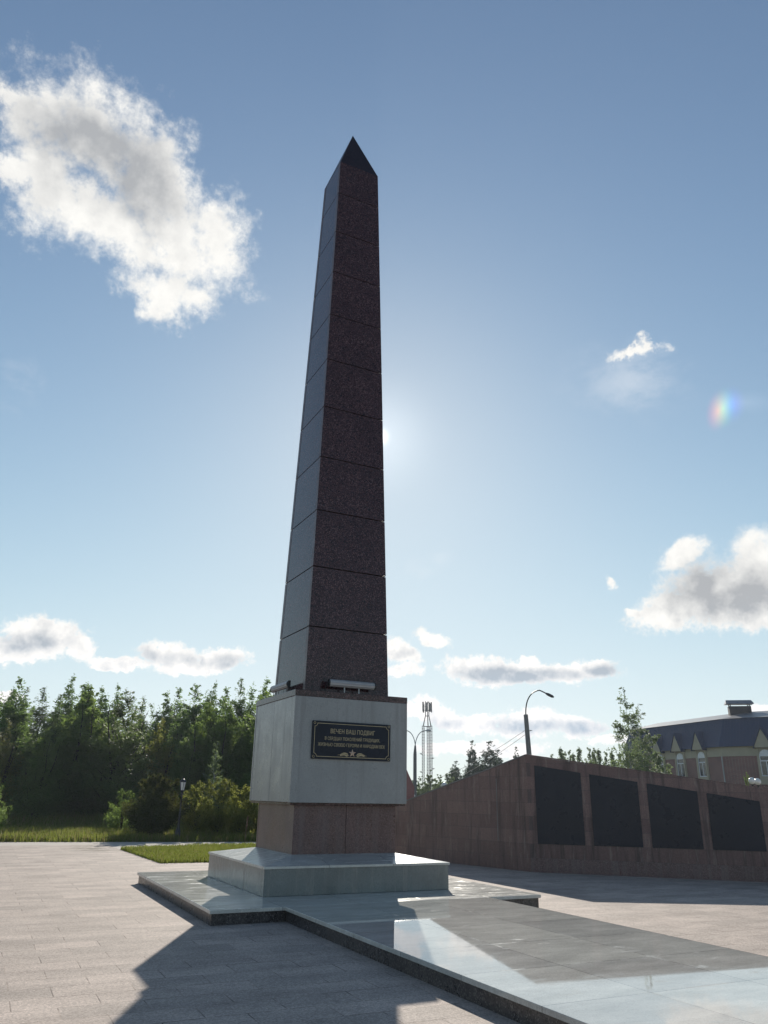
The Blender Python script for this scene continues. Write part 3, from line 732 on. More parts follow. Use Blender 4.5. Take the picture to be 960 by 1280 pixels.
# ------------------------------------------------------------------ vegetation
def crown_mesh(name, h, prof, nb, leaves, size, rg, up=.5, spread=.22, droop=0.0, trunk_h=None, leaf_aspect=.55, clear=.05, axis=None, shoots=0):
    """leaf faces along many twigs: prof(t) gives the crown's half width at height fraction t"""
    V, F = [], []
    twigs = []
    sub = 5
    pm = max(prof(clear + (1 - clear) * q / 40) for q in range(41))
    left = nb
    while left > 0:
        while True:                      # as many twigs per height as the crown is wide there
            t = clear + (1 - clear) * rg.random()
            w = prof(t)
            if rg.random() < (w / pm) ** .35 and rg.random() < .3 + w / pm: break
        a = rg.uniform(0, 6.283)
        L = w * rg.uniform(.35, 1.15)
        z0 = h * max(0.02, t - (L * up) / h)
        p0 = Vector((0, 0, z0))
        p1 = Vector((math.cos(a) * L, math.sin(a) * L, min(h * .97, z0 + L * up) - droop * L * L))
        if axis:
            p0 += axis(z0 / h); p1 += axis(p1.z / h)
        twigs.append((p0, p1))
        ns = sub if w > .5 * pm else (3 if w > .25 * pm else 1)
        left -= ns
        for _k in range(ns):
            f0 = rg.uniform(.3, .95)
            q0 = p0.lerp(p1, f0)
            tl = (.25 + .75 * (1 - t)) * h * .085 * rg.uniform(.6, 1.5)
            dr = Vector((math.cos(a) * .7 + rg.gauss(0, .55), math.sin(a) * .7 + rg.gauss(0, .55), (.9 if up > .3 else 0.05) + rg.gauss(0, .3) - droop * 9)).normalized() * tl
            for k in range(leaves):
                f = rg.random()
                sg = spread * (1.15 - .85 * f) * (.18 + 1.0 * (1 - t))
                c = q0 + dr * f + Vector((rg.gauss(0, sg), rg.gauss(0, sg), rg.gauss(0, sg)))
                if c.z < .04: c.z = .04 + rg.random() * .15
                s = size * rg.uniform(.6, 1.3)
                n1 = Vector((rg.gauss(0, 1), rg.gauss(0, 1), rg.gauss(0, 1))).normalized()
                n2 = n1.orthogonal().normalized() * leaf_aspect
                b = len(V)
                V += [c - n1 * s * .5, c + n2 * s * .5, c + n1 * s * .5, c - n2 * s * .5]
                F.append([b, b + 1, b + 2, b + 3])
    # long leading shoots that feather the crown's outline
    for _ in range(shoots):
        while True:
            t = .25 + .75 * rg.random()
            if rg.random() < (prof(t) / pm) ** .5: break
        a = rg.uniform(0, 6.283); L = prof(t) * rg.uniform(.2, 1.0)
        ln = h * rg.uniform(.06, .13)
        dr = Vector((math.cos(a) * .3 + rg.gauss(0, .14), math.sin(a) * .3 + rg.gauss(0, .14), 1)).normalized()
        q0 = Vector((math.cos(a) * L, math.sin(a) * L, h * t)) - dr * ln * .75
        twigs.append((q0, q0 + dr * ln))
        for k in range(22):
            f = rg.random(); sg = .075 * (1.1 - .8 * f)
            c = q0 + dr * ln * f + Vector((rg.gauss(0, sg), rg.gauss(0, sg), 0))
            s = size * rg.uniform(.55, 1.0)
            n1 = Vector((rg.gauss(0, 1), rg.gauss(0, 1), rg.gauss(0, 1))).normalized(); n2 = n1.orthogonal().normalized() * leaf_aspect
            b = len(V); V += [c - n1 * s * .5, c + n2 * s * .5, c + n1 * s * .5, c - n2 * s * .5]; F.append([b, b + 1, b + 2, b + 3])
    return V, F, twigs

class Plant:
    """one kind of plant: builds its meshes once, then copies thing and parts"""
    def __init__(s, name, h, prof, nb, leaves, size, leafmat, seed, trunk_r=.08, bark='bark', multi=1, parts=('trunk', 'crown'), **kw):
        rg = random.Random(seed)
        s.h = h; s.name = name; s.first = True
        V, F, tw = crown_mesh(name, h, prof, nb, leaves, size, rg, **kw)
        s.root = None
        mb = MB()
        for m in range(multi):
            ax = rg.uniform(0, 6.28); ln = 0 if multi == 1 else .12
            pts = []
            for q in range(9):
                t = q / 8
                off = kw.get('axis')(t) if kw.get('axis') else Vector((0, 0, 0))
                pts.append(Vector((math.cos(ax) * ln * t * h + rg.gauss(0, .02) * h * .3, math.sin(ax) * ln * t * h + rg.gauss(0, .02) * h * .3, -.05 + t * h * .86)) + off)
            mb.tube(pts, [trunk_r * ((1 - .97 * q / 8) ** 1.3) + .004 for q in range(9)], 7)
        for p0, p1 in tw[::max(1, len(tw) // 40)]:
            mb.tube([p0, p0.lerp(p1, .5) + Vector((0, 0, .03)), p1], [trunk_r * .2, trunk_r * .13, trunk_r * .04], 5)
        s.me_c = bpy.data.meshes.new('crown'); s.me_c.from_pydata([tuple(v) for v in V], [], F); s.me_c.materials.append(M[leafmat]); s.me_c.update()
        s.me_t = bpy.data.meshes.new('trunk'); s.me_t.from_pydata(mb.v, [], mb.f); s.me_t.materials.append(M[bark]); s.me_t.update()
        s.pn = parts
    def place(s, x, y, h, label, cat, group=None, wid=1.0, rot=None, z=0):
        r = empty(s.name, (x, y, z), rng.uniform(0, 6.283) if rot is None else rot)
        k = h / s.h
        r.scale = (k * wid, k * wid, k)
        tag(r, label, cat, group)
        for me, nm in ((s.me_t, s.pn[0]), (s.me_c, s.pn[1])):
            link(bpy.data.objects.new(nm, me), r)
        return r

def p_aspen(t): return 1.75 * (max(0.0, 1 - t) ** 1.15) * (.55 + 1.3 * min(t, .35)) + .02
def p_broad(t): return 2.0 * (max(0.0, 1 - t) ** .95) * (.6 + .9 * min(t, .4)) + .03
def p_bush(t): return 1.3 * math.sqrt(max(0.02, 1 - t * t)) 
def p_spruce(t): return 2.1 * (1 - t) ** .8 + .03
def p_birch(t): return 1.75 * (max(0.0, 1 - t) ** .75) * (.5 + 1.2 * min(t, .4)) + .08

KW = dict(up=1.5, spread=.25, shoots=110)
aspens = [Plant('aspen_tree', 7.5, p_aspen, 760, 24, .108, 'leaf_green', 11 + k, .09, **KW) for k in range(4)]
olive = [Plant('willow_tree', 6.0, p_broad, 760, 24, .105, 'leaf_olive', 31 + k, .08, multi=3, up=1.2, spread=.24, shoots=110) for k in range(4)]
yello = [Plant('willow_tree', 5.0, p_broad, 560, 24, .10, 'leaf_yellow', 41 + k, .07, multi=3, up=1.2, spread=.22, shoots=110) for k in range(2)]
bare = [Plant('aspen_tree', 7.5, p_aspen, 260, 16, .115, 'leaf_green', 51 + k, .06, up=1.9, spread=.13, shoots=40) for k in range(2)]
young = Plant('young_birch_tree', 3.8, lambda t: .95 * (1 - t) ** .8 + .08, 190, 20, .09, 'leaf_birch', 61, .04, 'birchbark', up=.7, spread=.09, shoots=25)
dbush = Plant('round_shrub', 2.3, p_bush, 900, 30, .08, 'leaf_bush', 71, .05, multi=4, up=.8, spread=.12, parts=('stem', 'foliage'))
ybush = [Plant('yellowing_shrub', 2.1, lambda t: .95 * math.sqrt(max(.02, 1 - t ** 3)), 300, 24, .075, 'leaf_yellow', 81 + k, .035, multi=4, up=1.1, spread=.12, shoots=40, parts=('stem', 'foliage')) for k in range(2)]
lbush = Plant('loose_shrub', 2.1, lambda t: .85 * math.sqrt(max(.02, 1 - t ** 3)), 190, 20, .08, 'leaf_olive', 91, .03, multi=4, up=1.0, spread=.12, parts=('stem', 'foliage'))
toptree = [Plant('aspen_tree', 5.0, lambda t: 1.5 * (1 - t) ** .9 + .03, 620, 22, .12, 'leaf_birch', 141 + k, .05, up=1.5, spread=.22, shoots=90) for k in range(2)]
spruce = Plant('spruce_tree', 6.7, p_spruce, 2000, 18, .13, 'leaf_spruce', 101, .10, up=-.1, spread=.12, leaf_aspect=.4)
birch = Plant('birch_tree', 7.9, p_birch, 420, 21, .105, 'leaf_birch', 111, .09, 'birchbark', up=.8, spread=.15, droop=.08, shoots=25)
lowtree = [Plant('aspen_tree', 4.5, p_broad, 360, 22, .13, 'leaf_birch', 121 + k, .06, up=1.3, spread=.14) for k in range(2)]

back = [(-6.58, 36.63, 6.62), (-5.24, 35.64, 6.88), (-4.63, 37.63, 7.14), (-4.04, 34.62, 6.95), (-3.01, 36.57, 7.38), (-2.06, 38.52, 7.13), (-1.77, 34.49, 7.56), (-0.86, 36.42, 7.57), (-0.25, 35.35, 6.94), (0.76, 38.25, 7.06), (0.82, 34.21, 7.17), (1.99, 37.08, 7.08), (2.63, 35.96, 7.01), (3.53, 37.84, 7.31), (3.83, 34.73, 7.02), (4.85, 36.56, 7.67), (5.22, 33.41, 7.6), (6.51, 36.19, 7.6), (6.73, 35.1, 7.8), (8.0, 36.84, 8.24), (7.51, 31.78, 8.3), (9.02, 34.46, 8.15), (10.1, 35.17, 8.27), (10.48, 33.99, 8.06), (11.25, 33.72, 7.99), (13.03, 35.2, 8.28), (-7.84, 36.59, 6.88), (-8.92, 36.53, 6.36)]
front = [(-5.64, 29.64, 5.05), (-4.78, 28.63, 4.87), (-3.62, 29.6, 4.66), (-3.05, 27.56, 4.81), (-2.07, 29.5, 5.25), (-1.18, 30.42, 5.71), (-0.34, 29.32, 5.58), (0.54, 28.19, 5.46), (1.45, 29.06, 5.18), (2.56, 28.87, 5.31), (3.61, 27.62, 5.4), (5.09, 29.33, 6.01), (5.9, 28.08, 6.12), (7.18, 28.75, 6.26), (7.81, 27.5, 5.94), (-6.63, 29.63, 5.07), (8.68, 27.21, 5.79)]
for k, (x, y, h) in enumerate(back):
    if k in (12, 13, 11):
        bare[k % 2].place(x, y, h, 'thin sparse aspen whose bare top stands against the sky left of the obelisk', 'tree', 'sparse aspens at the back of the wood', 1.0)
    elif k == 20:
        aspens[0].place(x, y, h, 'tallest aspen of the wood, its tip beside the obelisk', 'tree', None, 1.15)
    else:
        aspens[k % 4].place(x, y, h * rng.uniform(.98, 1.06), 'slender dark green aspen in the back row of the wood', 'tree', 'aspens at the back of the wood', rng.uniform(1.3, 1.7))
for k, (x, y, h) in enumerate(front):
    if k % 8 == 1:
        yello[k % 2].place(x, y, h * rng.uniform(.85, 1.12), 'yellow green willow in the front row of the wood', 'tree', 'yellowing willows of the wood', rng.uniform(1.1, 1.35))
    else:
        olive[k % 4].place(x, y, h * rng.uniform(.8, 1.25), 'dark olive willow in the front row of the wood', 'tree', 'olive willows of the wood', rng.uniform(1.25, 1.6))
for (x, y) in [(-6, 40), (-3, 41), (0, 40.5), (3, 41), (6, 40), (9, 40), (-4.5, 32.6), (-2.4, 32.4), (-.2, 32.7), (2, 32.4), (4.2, 31.6), (6.4, 31.2), (8.6, 31), (-5.9, 38.8), (-3.9, 39.2), (-1.2, 39.6), (1.4, 39.4), (4.2, 38.9), (7.2, 38.6), (9.8, 37.6), (-4.8, 33.4), (-1.0, 33.5), (3.1, 33.2), (5.9, 32.6), (9.6, 32.2)]:
    aspens[rng.randrange(4)].place(x, y, 6.6 + rng.uniform(-.4, .7), 'dark aspen deep inside the wood between front and back rows', 'tree', 'aspens inside the wood', 1.6)
young.place(3.88, 22.41, 3.86, 'small pale birch standing before the dark wood beside the grey block', 'tree')
young.place(5.94, 22.85, 3.6, 'small pale birch close to the left edge of the grey block', 'tree', None, .8)
young.place(.71, 21.07, 2.5, 'spindly young birch rising left of the round dark shrub', 'tree', None, .55)
lbush.place(-.3, 20.0, 1.75, 'loose pale shrub between the meadow and the round dark shrub', 'shrub')
lbush.place(.35, 18.9, 1.5, 'ragged low shrub at the left foot of the round dark shrub', 'shrub', None, .8)
dbush.place(.35, 17.0, 2.35, 'big rounded dark shrub just left of the park lantern', 'shrub', None, .95)
ybush[0].place(2.03, 17.3, 2.05, 'yellow green shrub just right of the park lantern', 'shrub')
ybush[1].place(2.9, 17.7, 2.22, 'tallest yellowing shrub between lantern and monument', 'shrub')
ybush[0].place(3.6, 17.0, 1.95, 'yellow leaved shrub behind the rusty stake', 'shrub', None, .95)
ybush[1].place(4.4, 17.3, 2.02, 'yellowing shrub half hidden by the grey block', 'shrub')
ybush[1].place(5.3, 17.6, 2.0, 'yellowing shrub behind the neck of the monument', 'shrub')
lbush.place(-5.35, 19.5, 2.25, 'leafy shrub at the left edge of the picture', 'shrub', None, 1.2)
lbush.place(-4.95, 18.5, 1.5, 'low leafy shrub in front at the left picture edge', 'shrub', None, .9)

birch.place(26.3, 19.7, 7.88, 'tall airy birch behind the memorial wall, its tip highest', 'tree', None, 1.05)
birch.place(27.55, 20.1, 7.0, 'second birch, lower and thinner, between tall birch and brick building', 'tree', None, 1.0)
ybb = Plant('birch_tree', 5.6, lambda t: 1.5 * math.sqrt(max(0.0, 1 - (2 * max(t, .12) - .82) ** 2 / 1.5)) * (1 - .55 * t) + .1, 320, 22, .105, 'leaf_birch', 131, .07, 'birchbark', up=.7, spread=.15, droop=.1)
ybb.place(28.2, 20.1, 5.55, 'dense low birch hiding the left end of the brick building', 'tree', None, 1.1)

sp = [(35.36, 49.49, 6.74, .75, 'slim pointed spruce, leftmost of the tall spruces behind the wall'), (38.42, 51.05, 6.9, 1.25, 'broad pointed spruce, widest behind the sloping wall top'), (40.19, 52.26, 6.2, 1.1, 'spruce merged into the right side of the widest spruce'), (44.62, 55.24, 6.81, .7, 'lone small spruce just left of the street lamp'), (36.51, 49.93, 5.28, 1.0, 'lower spruce between the two tall spruces'), (37.76, 56.25, 5.15, 1.1, 'short spruce left of the slim pointed spruce'), (36.2, 54.22, 4.7, 1.1, 'lowest spruce at the left end of the spruce group')]
for x, y, h, wd, lb in sp: spruce.place(x, y, h, lb, 'tree', 'spruces behind the memorial wall', wd)
rb = [(28.71, 47.67, 3.39), (30.5, 48.95, 3.87), (29.2, 45.08, 3.5), (33.55, 50.63, 4.13), (24.85, 38.36, 2.76), (22.98, 37.12, 2.43), (31.5, 47.0, 3.3), (27.3, 46.0, 3.2), (34.2, 47.5, 3.5), (26, 42, 2.9)]
for k, (x, y, h) in enumerate(rb):
    lowtree[k % 2].place(x, y, h, 'low bushy tree beyond the wall near the lattice mast', 'tree', 'low trees below the lattice mast', 1.25)
rb2 = [(32.39, 33.11, 4.96), (34.2, 34.21, 4.95), (33.45, 32.22, 4.96), (35.28, 33.28, 5.13), (34.46, 31.33, 4.85), (33.49, 29.52, 4.64), (31.76, 27.03, 4.33), (31.92, 33.48, 4.56), (33.0, 33.6, 4.7), (33.8, 31.0, 4.95), (34.9, 32.4, 4.8), (32.8, 28.2, 4.6), (32.3, 31.6, 4.5), (34.6, 35.2, 4.9), (33.9, 28.6, 4.5)]
for k, (x, y, h) in enumerate(rb2):
    toptree[k % 2].place(x, y, h * 1.04, 'sparse tree top peeping over the memorial wall left of the birch', 'tree', 'tree tops over the memorial wall', .9)

# ------------------------------------------------------------------ park lantern and stake
def lantern(x, y):
    t = empty('park_lantern', (x, y, 0)); tag(t, 'black cast iron park lantern beside the round dark shrub', 'lantern')
    mb = MB(); mb.lathe([(.11, 0), (.11, .06), (.085, .09), (.085, .32), (.06, .38), (.042, .45), (.036, .8), (.045, .83), (.034, .86), (.028, 1.5), (.05, 1.53), (.03, 1.57), (.03, 1.62)], 12)
    mb.build('post', M['blackmetal'], t, True)
    mb = MB(); mb.lathe([(.065, 1.66), (.105, 1.93)], 6); mb.build('lamp_glass', M['opal'], t)
    mb = MB(); mb.lathe([(.03, 1.62), (.075, 1.645), (.075, 1.66)], 6)
    for k in range(6):
        a = 2 * math.pi * (k + .5) / 6
        mb.tube([(.067 * math.cos(a), .067 * math.sin(a), 1.655), (.108 * math.cos(a), .108 * math.sin(a), 1.935)], .008, 5)
    mb.lathe([(.13, 1.93), (.125, 1.95), (.06, 2.03), (.02, 2.05), (.025, 2.09), (.005, 2.13)], 6)
    mb.build('lantern_frame', M['blackmetal'], t)
lantern(1.0, 15.75)
mb = MB(); mb.tube([(2.9, 13.95, -.05), (2.91, 13.96, .25), (2.93, 13.96, .5)], [.012, .012, .01], 6); mb.tube([(2.93, 13.96, .5), (2.95, 13.96, .85)], [.03, .02], 6)
tag(mb.build('iron_stake', M['rust']), 'thin rusty stake in the ground beside the monument neck', 'stake')

# ------------------------------------------------------------------ street lamps, wires
def street_lamp():
    t = empty('street_lamp', (21.62, 22.5, 0)); tag(t, 'concrete street lamp with one curved arm behind the memorial wall', 'street lamp')
    mb = MB(); mb.tube([(0, 0, 0), (-.03, .02, 3), (-.12, .08, 5.97)], [.17, .15, .12], 10); mb.tube([(-.12, .08, 5.97), (-.125, .085, 6.05)], [.135, .11], 10)
    mb.build('post', M['concrete'], t)
    b = Vector((-.12, .08, 6.05)); e = Vector((.88, -.62, 7.22))
    pts = []
    for q in range(13):
        k = q / 12
        x = k * 1.0
        pts.append(Vector((b.x + (e.x - b.x) * (x ** 2.1), b.y + (e.y - b.y) * (x ** 2.1), b.z + 1.36 * math.sin(min(1, x * 1.12) * math.pi / 2) - .20 * max(0, x - .85) / .15)))
    mb = MB(); mb.tube(pts, .035, 8); mb.build('arm', M['blackmetal'], t)
    d = (pts[-1] - pts[-3]).normalized(); p = pts[-1]
    mb = MB(); mb.tube([p - d * .05, p + d * .1, p + d * .35, p + d * .45], [.045, .085, .08, .03], 8); mb.build('lamp_head', M['blackmetal'], t)
    mb = MB(); mb.tube([(-.2, .1, 5.2), (.15, -.08, 5.18)], .02, 6); mb.tube([(-.15, .08, 5.19), (-.15, .08, 5.3)], .03, 6); mb.build('wire_bracket', M['galv'], t)
street_lamp()
def double_lamp():
    t = empty('street_lamp', (23.48, 39.13, 0)); tag(t, 'slender double armed street lamp between pedestal and lattice mast', 'street lamp')
    mb = MB(); mb.tube([(0, 0, 0), (0, 0, 4.6), (.02, 0, 5.2)], [.15, .13, .07], 8); mb.build('post', M['concrete'], t)
    ax = Vector((.87, -.48, 0))
    for s in (-1, 1):
        pts = [Vector((.02, 0, 5.15)) + ax * s * .8 * (k / 8) ** 1.8 + Vector((0, 0, 1.15 * math.sin(k / 8 * math.pi / 2))) for k in range(9)]
        mb = MB(); mb.tube(pts, .035, 6); mb.build('arm', M['galv'], t)
        p = pts[-1]; mb = MB(); mb.tube([p, p + ax * s * .15, p + ax * s * .4], [.04, .075, .05], 6); mb.build('lamp_head', M['galv'], t)
double_lamp()
def wire(a, b, sag, label):
    a, b = Vector(a), Vector(b)
    pts = [a.lerp(b, k / 24) - Vector((0, 0, sag * 4 * (k / 24) * (1 - k / 24))) for k in range(25)]
    mb = MB(); mb.tube(pts, [.012 + .02 * k / 24 for k in range(25)], 5)
    tag(mb.build('overhead_cable', M['blackmetal']), label, 'cable')
wire((21.45, 22.62, 5.2), (63.3, 119.89, 6.2), 2.3, 'upper overhead cable sagging from the concrete street lamp to the left')
wire((21.7, 22.45, 5.18), (66.5, 119.0, 3.8), 1.6, 'lower overhead cable sagging from the concrete street lamp to the left')

# ------------------------------------------------------------------ lattice mast
def mast():
    t = empty('lattice_mast', (93.98, 160.1, 0)); tag(t, 'distant lattice telecom mast with a crown of grey antennas', 'mast')
    ax = Vector((.863, -.505, 0)); ay = Vector((.505, .863, 0))
    P = lambda x, y, z: ax * x + ay * y + Vector((0, 0, z))
    def lat(x0, y0, w0, z0, x1, y1, w1, z1, nseg, nm):
        mb = MB()
        cs = [(-1, -1), (1, -1), (1, 1), (-1, 1)]
        for k in range(nseg):
            for c_ in range(4):
                a, b = cs[c_], cs[(c_ + 1) % 4]
                def pt(cc, q):
                    f = q / nseg; return P(x0 + (x1 - x0) * f + cc[0] * (w0 + (w1 - w0) * f), y0 + (y1 - y0) * f + cc[1] * (w0 + (w1 - w0) * f), z0 + (z1 - z0) * f)
                mb.tube([pt(a, k), pt(a, k + 1)], .065, 4, caps=False)
                mb.tube([pt(a, k), pt(b, k + 1)], .04, 4, caps=False)
                mb.tube([pt(a, k + 1), pt(b, k + 1)], .04, 4, caps=False)
        return mb.build(nm, M['mast_steel'], t)
    for x, y in ((-1.02, 0), (.95, -.2), (.2, 1.6)):
        lat(x, y, .28, 0, x, y, .28, 18.4, 26, 'leg')
    for x, y in ((-1.02, 0), (.95, -.2), (.2, 1.6)):
        mb = MB(); mb.tube([P(x, y, 18.3), P(x * .45, y * .4 + .2, 21), P(x * .45, y * .4 + .2, 24.6)], [.16, .13, .1], 6); mb.build('leg_top', M['mast_steel'], t)
    for z in (18.3, 20.9, 22.3, 24.2):
        mb = MB(); k = 1 if z < 19 else .55
        mb.tube([P(-1.02 * k, 0, z), P(.95 * k, -.2, z), P(.2, 1.6 * k, z), P(-1.02 * k, 0, z)], .07, 5)
        mb.build('ring_brace', M['mast_steel'], t)
    for k in range(9):
        a = 2 * math.pi * k / 9 + .3; rr = 1.15 + .2 * (k % 2); z = 21.9 + .25 * (k % 3)
        c_ = P(rr * math.cos(a), .8 + rr * math.sin(a), z)
        mb = MB(); Mx = Matrix.Translation(c_) @ Matrix.Rotation(a - .53, 4, 'Z')
        mb.box(-.10, .10, -.2, .2, 0, 2.0, 0, Mx); mb.box(-.5, -.1, -.04, .04, .5, .6, 0, Mx); mb.box(-.5, -.1, -.04, .04, 1.4, 1.5, 0, Mx)
        mb.build('antenna', M['mast_steel'], t)
    for x, z, s in ((-1.6, 11.5, -1), (1.5, 8, 1), (-1.6, 7.2, -1), (1.4, 10.5, 1)):
        mb = MB(); mb.tube([P(x - s * .5, 0, z), P(x, 0, z), P(x, -.15, z + .1)], [.05, .05, .05], 5)
        mb.lathe([(.02, -.02), (.35, .12), (.35, .2)], 10, 0, P(x, -.15, z)); mb.build('dish', M['mast_steel'], t)
mast()

# ------------------------------------------------------------------ globe lamps behind the wall
def globe(x, y, h, label, r=.12):
    t = empty('globe_lamp', (x, y, 0)); tag(t, label, 'lamp', 'white globe lamps behind the memorial wall')
    mb = MB(); mb.lathe([(.09, 0), (.09, .05), (.04, .12), (.035, h - 2 * r - .04), (.06, h - 2 * r)], 10); mb.build('post', M['blackmetal'], t)
    n = 10; mb = MB(); mb.lathe([(max(.01, r * math.sin(math.pi * k / n)), h - r - r * math.cos(math.pi * k / n)) for k in range(n + 1)], 16); mb.build('globe', M['opal'], t, True)
globe(19.43, 6.62, 2.45, 'white globe lamp over the right wall end, left of the pair')
globe(19.78, 6.66, 2.43, 'white globe lamp over the right wall end, right of the pair')
globe(13.67, 21.71, 1.75, 'white globe lamp low between pedestal and sloping wall', .16)
globe(16.08, 22.63, 2.3, 'white globe lamp peeping over the middle of the sloping wall top', .14)
lbush.place(19.9, 7.2, 2.75, 'thin climbing shrub before the brick building, beside the globe lamps', 'shrub', None, .22)

# ------------------------------------------------------------------ brick building
def building():
    B0 = Vector((47.14, 31.17, 0))
    t = empty('brick_building', B0); tag(t, 'red brick building with a dark blue mansard roof and gabled windows', 'building')
    a1, a2 = R(9), R(158)
    e1 = Vector((math.sin(a1), math.cos(a1), 0)); e2 = Vector((math.sin(a2), math.cos(a2), 0))
    n1 = Vector((-e1.y, e1.x, 0)); n2 = Vector((e2.y, -e2.x, 0))
    L1, L2, ins = 13.0, 15.0, .75
    k1, k2 = e1 * L1, e2 * L2
    b1, b2 = k1 - n1 * 9, k2 - n2 * 9
    ring = [k1, O, k2, b2, b1]
    def prism(z0, z1, off0=0.0, off1=0.0):
        def sh(o_):
            bis = -(n1 + n2).normalized() * (o_ / math.cos(n1.angle(n2) / 2))
            return [k1 - n1 * o_ - e1 * o_ * 0, bis, k2 - n2 * o_, b2 + n2 * o_ * 0, b1]
        r0, r1 = sh(off0), sh(off1); n = 5
        V = [Z3(p, z0) for p in r0] + [Z3(p, z1) for p in r1]
        F = [[i, (i + 1) % n, n + (i + 1) % n, n + i] for i in range(n)] + [list(range(n))[::-1], list(range(n, 2 * n))]
        return V, F
    V, F = prism(-.1, 5.0); mb = MB(); mb.add(V, F); mb.build('brick_wall', M['brick'], t)
    V, F = prism(5.001, 5.72, -.05, -.05); mb = MB(); mb.add(V, F); mb.build('cornice', M['cream'], t)
    V, F = prism(5.721, 7.95, -.35, ins); mb = MB(); mb.add(V, F)
    for e, nn, L in ((e1, n1, L1), (e2, n2, L2)):           # standing seams
        k = .3
        while k < L:
            p = e * k
            q0, q1 = p + nn * .355, p - nn * (ins - .005)
            sx = e * .02
            mb.hexa([Z3(q0 - sx, 5.73), Z3(q0 + sx, 5.73), Z3(q0 + sx - nn * .03, 5.73), Z3(q0 - sx - nn * .03, 5.73)],
                    [Z3(q1 - sx + nn * .03, 7.94), Z3(q1 + sx + nn * .03, 7.94), Z3(q1 + sx, 7.94), Z3(q1 - sx, 7.94)])
            k += .24
    mans = mb.build('mansard_roof', M['bluemetal'], t)
    # low hipped top
    def sh(o_):
        bis = -(n1 + n2).normalized() * (o_ / math.cos(n1.angle(n2) / 2)); return [k1 - n1 * o_, bis, k2 - n2 * o_, b2, b1]
    r0 = sh(ins - .12); r1 = sh(4.0)
    mb = MB(); V = [Z3(p, 7.951) for p in r0] + [Z3(p, 8.75) for p in r1[:3]]
    mb.add(V, [[0, 1, 6, 5], [1, 2, 7, 6], [2, 3, 7], [0, 5, 4], [3, 4, 5, 6, 7]])
    mb.build('roof', M['roofgrey'], t)
    # chimney
    cc = Vector((3.45, .55, 0)) 
    mb = MB(); Mx = Matrix.Translation(cc) @ Matrix.Rotation(R(-40), 4, 'Z')
    mb.box(-.85, .85, -.4, .4, 8.2, 9.15, 0, Mx); ch = mb.build('chimney', M['dark_brick'], t)
    mb = MB()
    for sx in (-.75, .75):
        for sy in (-.33, .33): mb.box(sx - .04, sx + .04, sy - .04, sy + .04, 9.15, 9.33, 0, Mx)
    mb.add([Mx @ Vector(p) for p in ((-1.1, -.55, 9.33), (1.1, -.55, 9.33), (1.1, .55, 9.33), (-1.1, .55, 9.33), (-1.0, 0, 9.68), (1.0, 0, 9.68))], [[0, 1, 5, 4], [2, 3, 4, 5], [1, 2, 5], [3, 0, 4], [3, 2, 1, 0]])
    mb.build('chimney_cowl', M['roofgrey'], ch)
    # gabled windows
    def window(e, nn, s, front_sign):
        def Q(x, y, z): return e * (s + x * front_sign) + nn * y + Vector((0, 0, z))
        def bx(mb, x0, x1, y0, y1, z0, z1):
            c = [Q(x0, y1, z0), Q(x1, y1, z0), Q(x1, y0, z0), Q(x0, y0, z0)]; d_ = [Q(x0, y1, z1), Q(x1, y1, z1), Q(x1, y0, z1), Q(x0, y0, z1)]
            mb.hexa(c, d_)
        mb = MB()
        bx(mb, -.62, -.46, .002, .16, 2.9, 5.75); bx(mb, .46, .62, .002, .16, 2.9, 5.75); bx(mb, -.46, .46, .002, .13, 2.9, 3.5)
        # gable front with an arched opening filled in white below
        V = [Q(-.6, .42, 5.751), Q(.6, .42, 5.751), Q(0, .42, 6.98), Q(-.6, .0, 5.751), Q(.6, .0, 5.751), Q(0, .0, 6.98)]
        mb.add(V, [[0, 1, 2], [3, 5, 4], [0, 3, 4, 1]])
        bx(mb, -.62, .62, .17, .42, 5.60, 5.75)
        sur = mb.build('gable_surround', M['cream'], t)
        mb = MB()
        for sgn in (-1, 1):
            lo0, lo1, hi0, hi1 = Q(sgn * .72, .50, 5.6), Q(sgn * .72, -.9, 5.6), Q(0, .50, 7.13), Q(0, -.9, 7.13)
            up = Vector((0, 0, -.07))
            mb.add([lo0, lo1, hi1, hi0, lo0 + up, lo1 + up, hi1 + up, hi0 + up], [[0, 1, 2, 3], [7, 6, 5, 4], [0, 3, 7, 4], [0, 4, 5, 1], [3, 2, 6, 7], [1, 5, 6, 2]])
        mb.build('gable_roof', M['bluemetal'], sur)
        fr = MB()
        bx(fr, -.46, -.40, .02, .10, 3.55, 4.95); bx(fr, .40, .46, .02, .10, 3.55, 4.95); bx(fr, -.46, .46, .015, .11, 3.49, 3.56); bx(fr, -.40, .40, .02, .09, 4.58, 4.66); bx(fr, -.03, .03, .02, .08, 3.56, 4.58)
        arc = [Q(.46 * math.cos(R(18 * k)), .12, 4.95 + .5 * math.sin(R(18 * k))) for k in range(11)]; arc2 = [p - nn * .1 for p in arc]
        fr.add(arc + arc2, [list(range(11)), list(range(21, 10, -1))] + [[k, 11 + k, 11 + (k + 1) % 11, (k + 1) % 11] for k in range(11)])
        w_ = fr.build('window', M['winwhite'], t)
        gl = MB(); bx(gl, -.40, .40, .012, .05, 3.56, 4.95); gl.build('pane', M['glass'], w_)
    for s in (2.35, 5.05, 7.75, 10.45): window(e1, n1, s, 1)
    for s in (3.25, 6.2, 9.2): window(e2, n2, s, -1)
    mb = MB(); p = n1 * .06 + n2 * .06
    mb.tube([Z3(p, 0), Z3(p, 5.0)], .05, 6); mb.build('downpipe', M['galv'], t)
building()

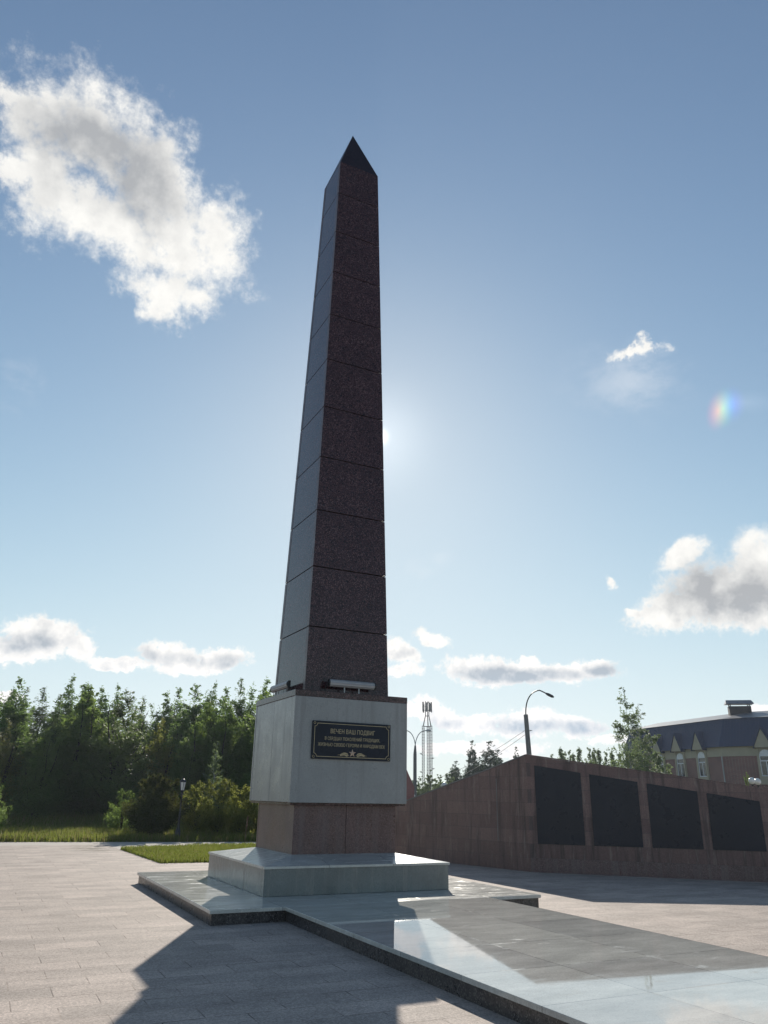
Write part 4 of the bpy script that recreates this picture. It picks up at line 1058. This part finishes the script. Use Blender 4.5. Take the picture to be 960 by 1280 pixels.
# ------------------------------------------------------------------ haze
def haze():
    V = [(x, y, z) for z in (-1.02, 27) for x, y in ((-60, -50), (150, -50), (150, 200), (-60, 200))]
    m = bpy.data.materials.new('haze_air'); m.use_nodes = True
    nt = NT(m.node_tree); nt.n.clear()
    v = nt.new('ShaderNodeVolumePrincipled', {'Color': (.80, .88, 1.0, 1), 'Density': .00045, 'Anisotropy': .35})
    out = nt.new('ShaderNodeOutputMaterial'); nt.l.new(v.outputs[0], out.inputs['Volume'])
    o = mesh_obj('haze', V, [[3, 2, 1, 0], [4, 5, 6, 7], [0, 1, 5, 4], [1, 2, 6, 5], [2, 3, 7, 6], [3, 0, 4, 7]], m)
    tag(o, 'thin pale haze in the air towards the wood and mast', 'haze', kind='stuff')
haze()

# ------------------------------------------------------------------ view
vs = scene.view_settings
vs.view_transform = 'Standard'; vs.look = 'None'; vs.gamma = 1.0; vs.use_curve_mapping = False
vs.exposure = 0.3
scene.cycles.max_bounces = 8
scene.cycles.use_denoising = True
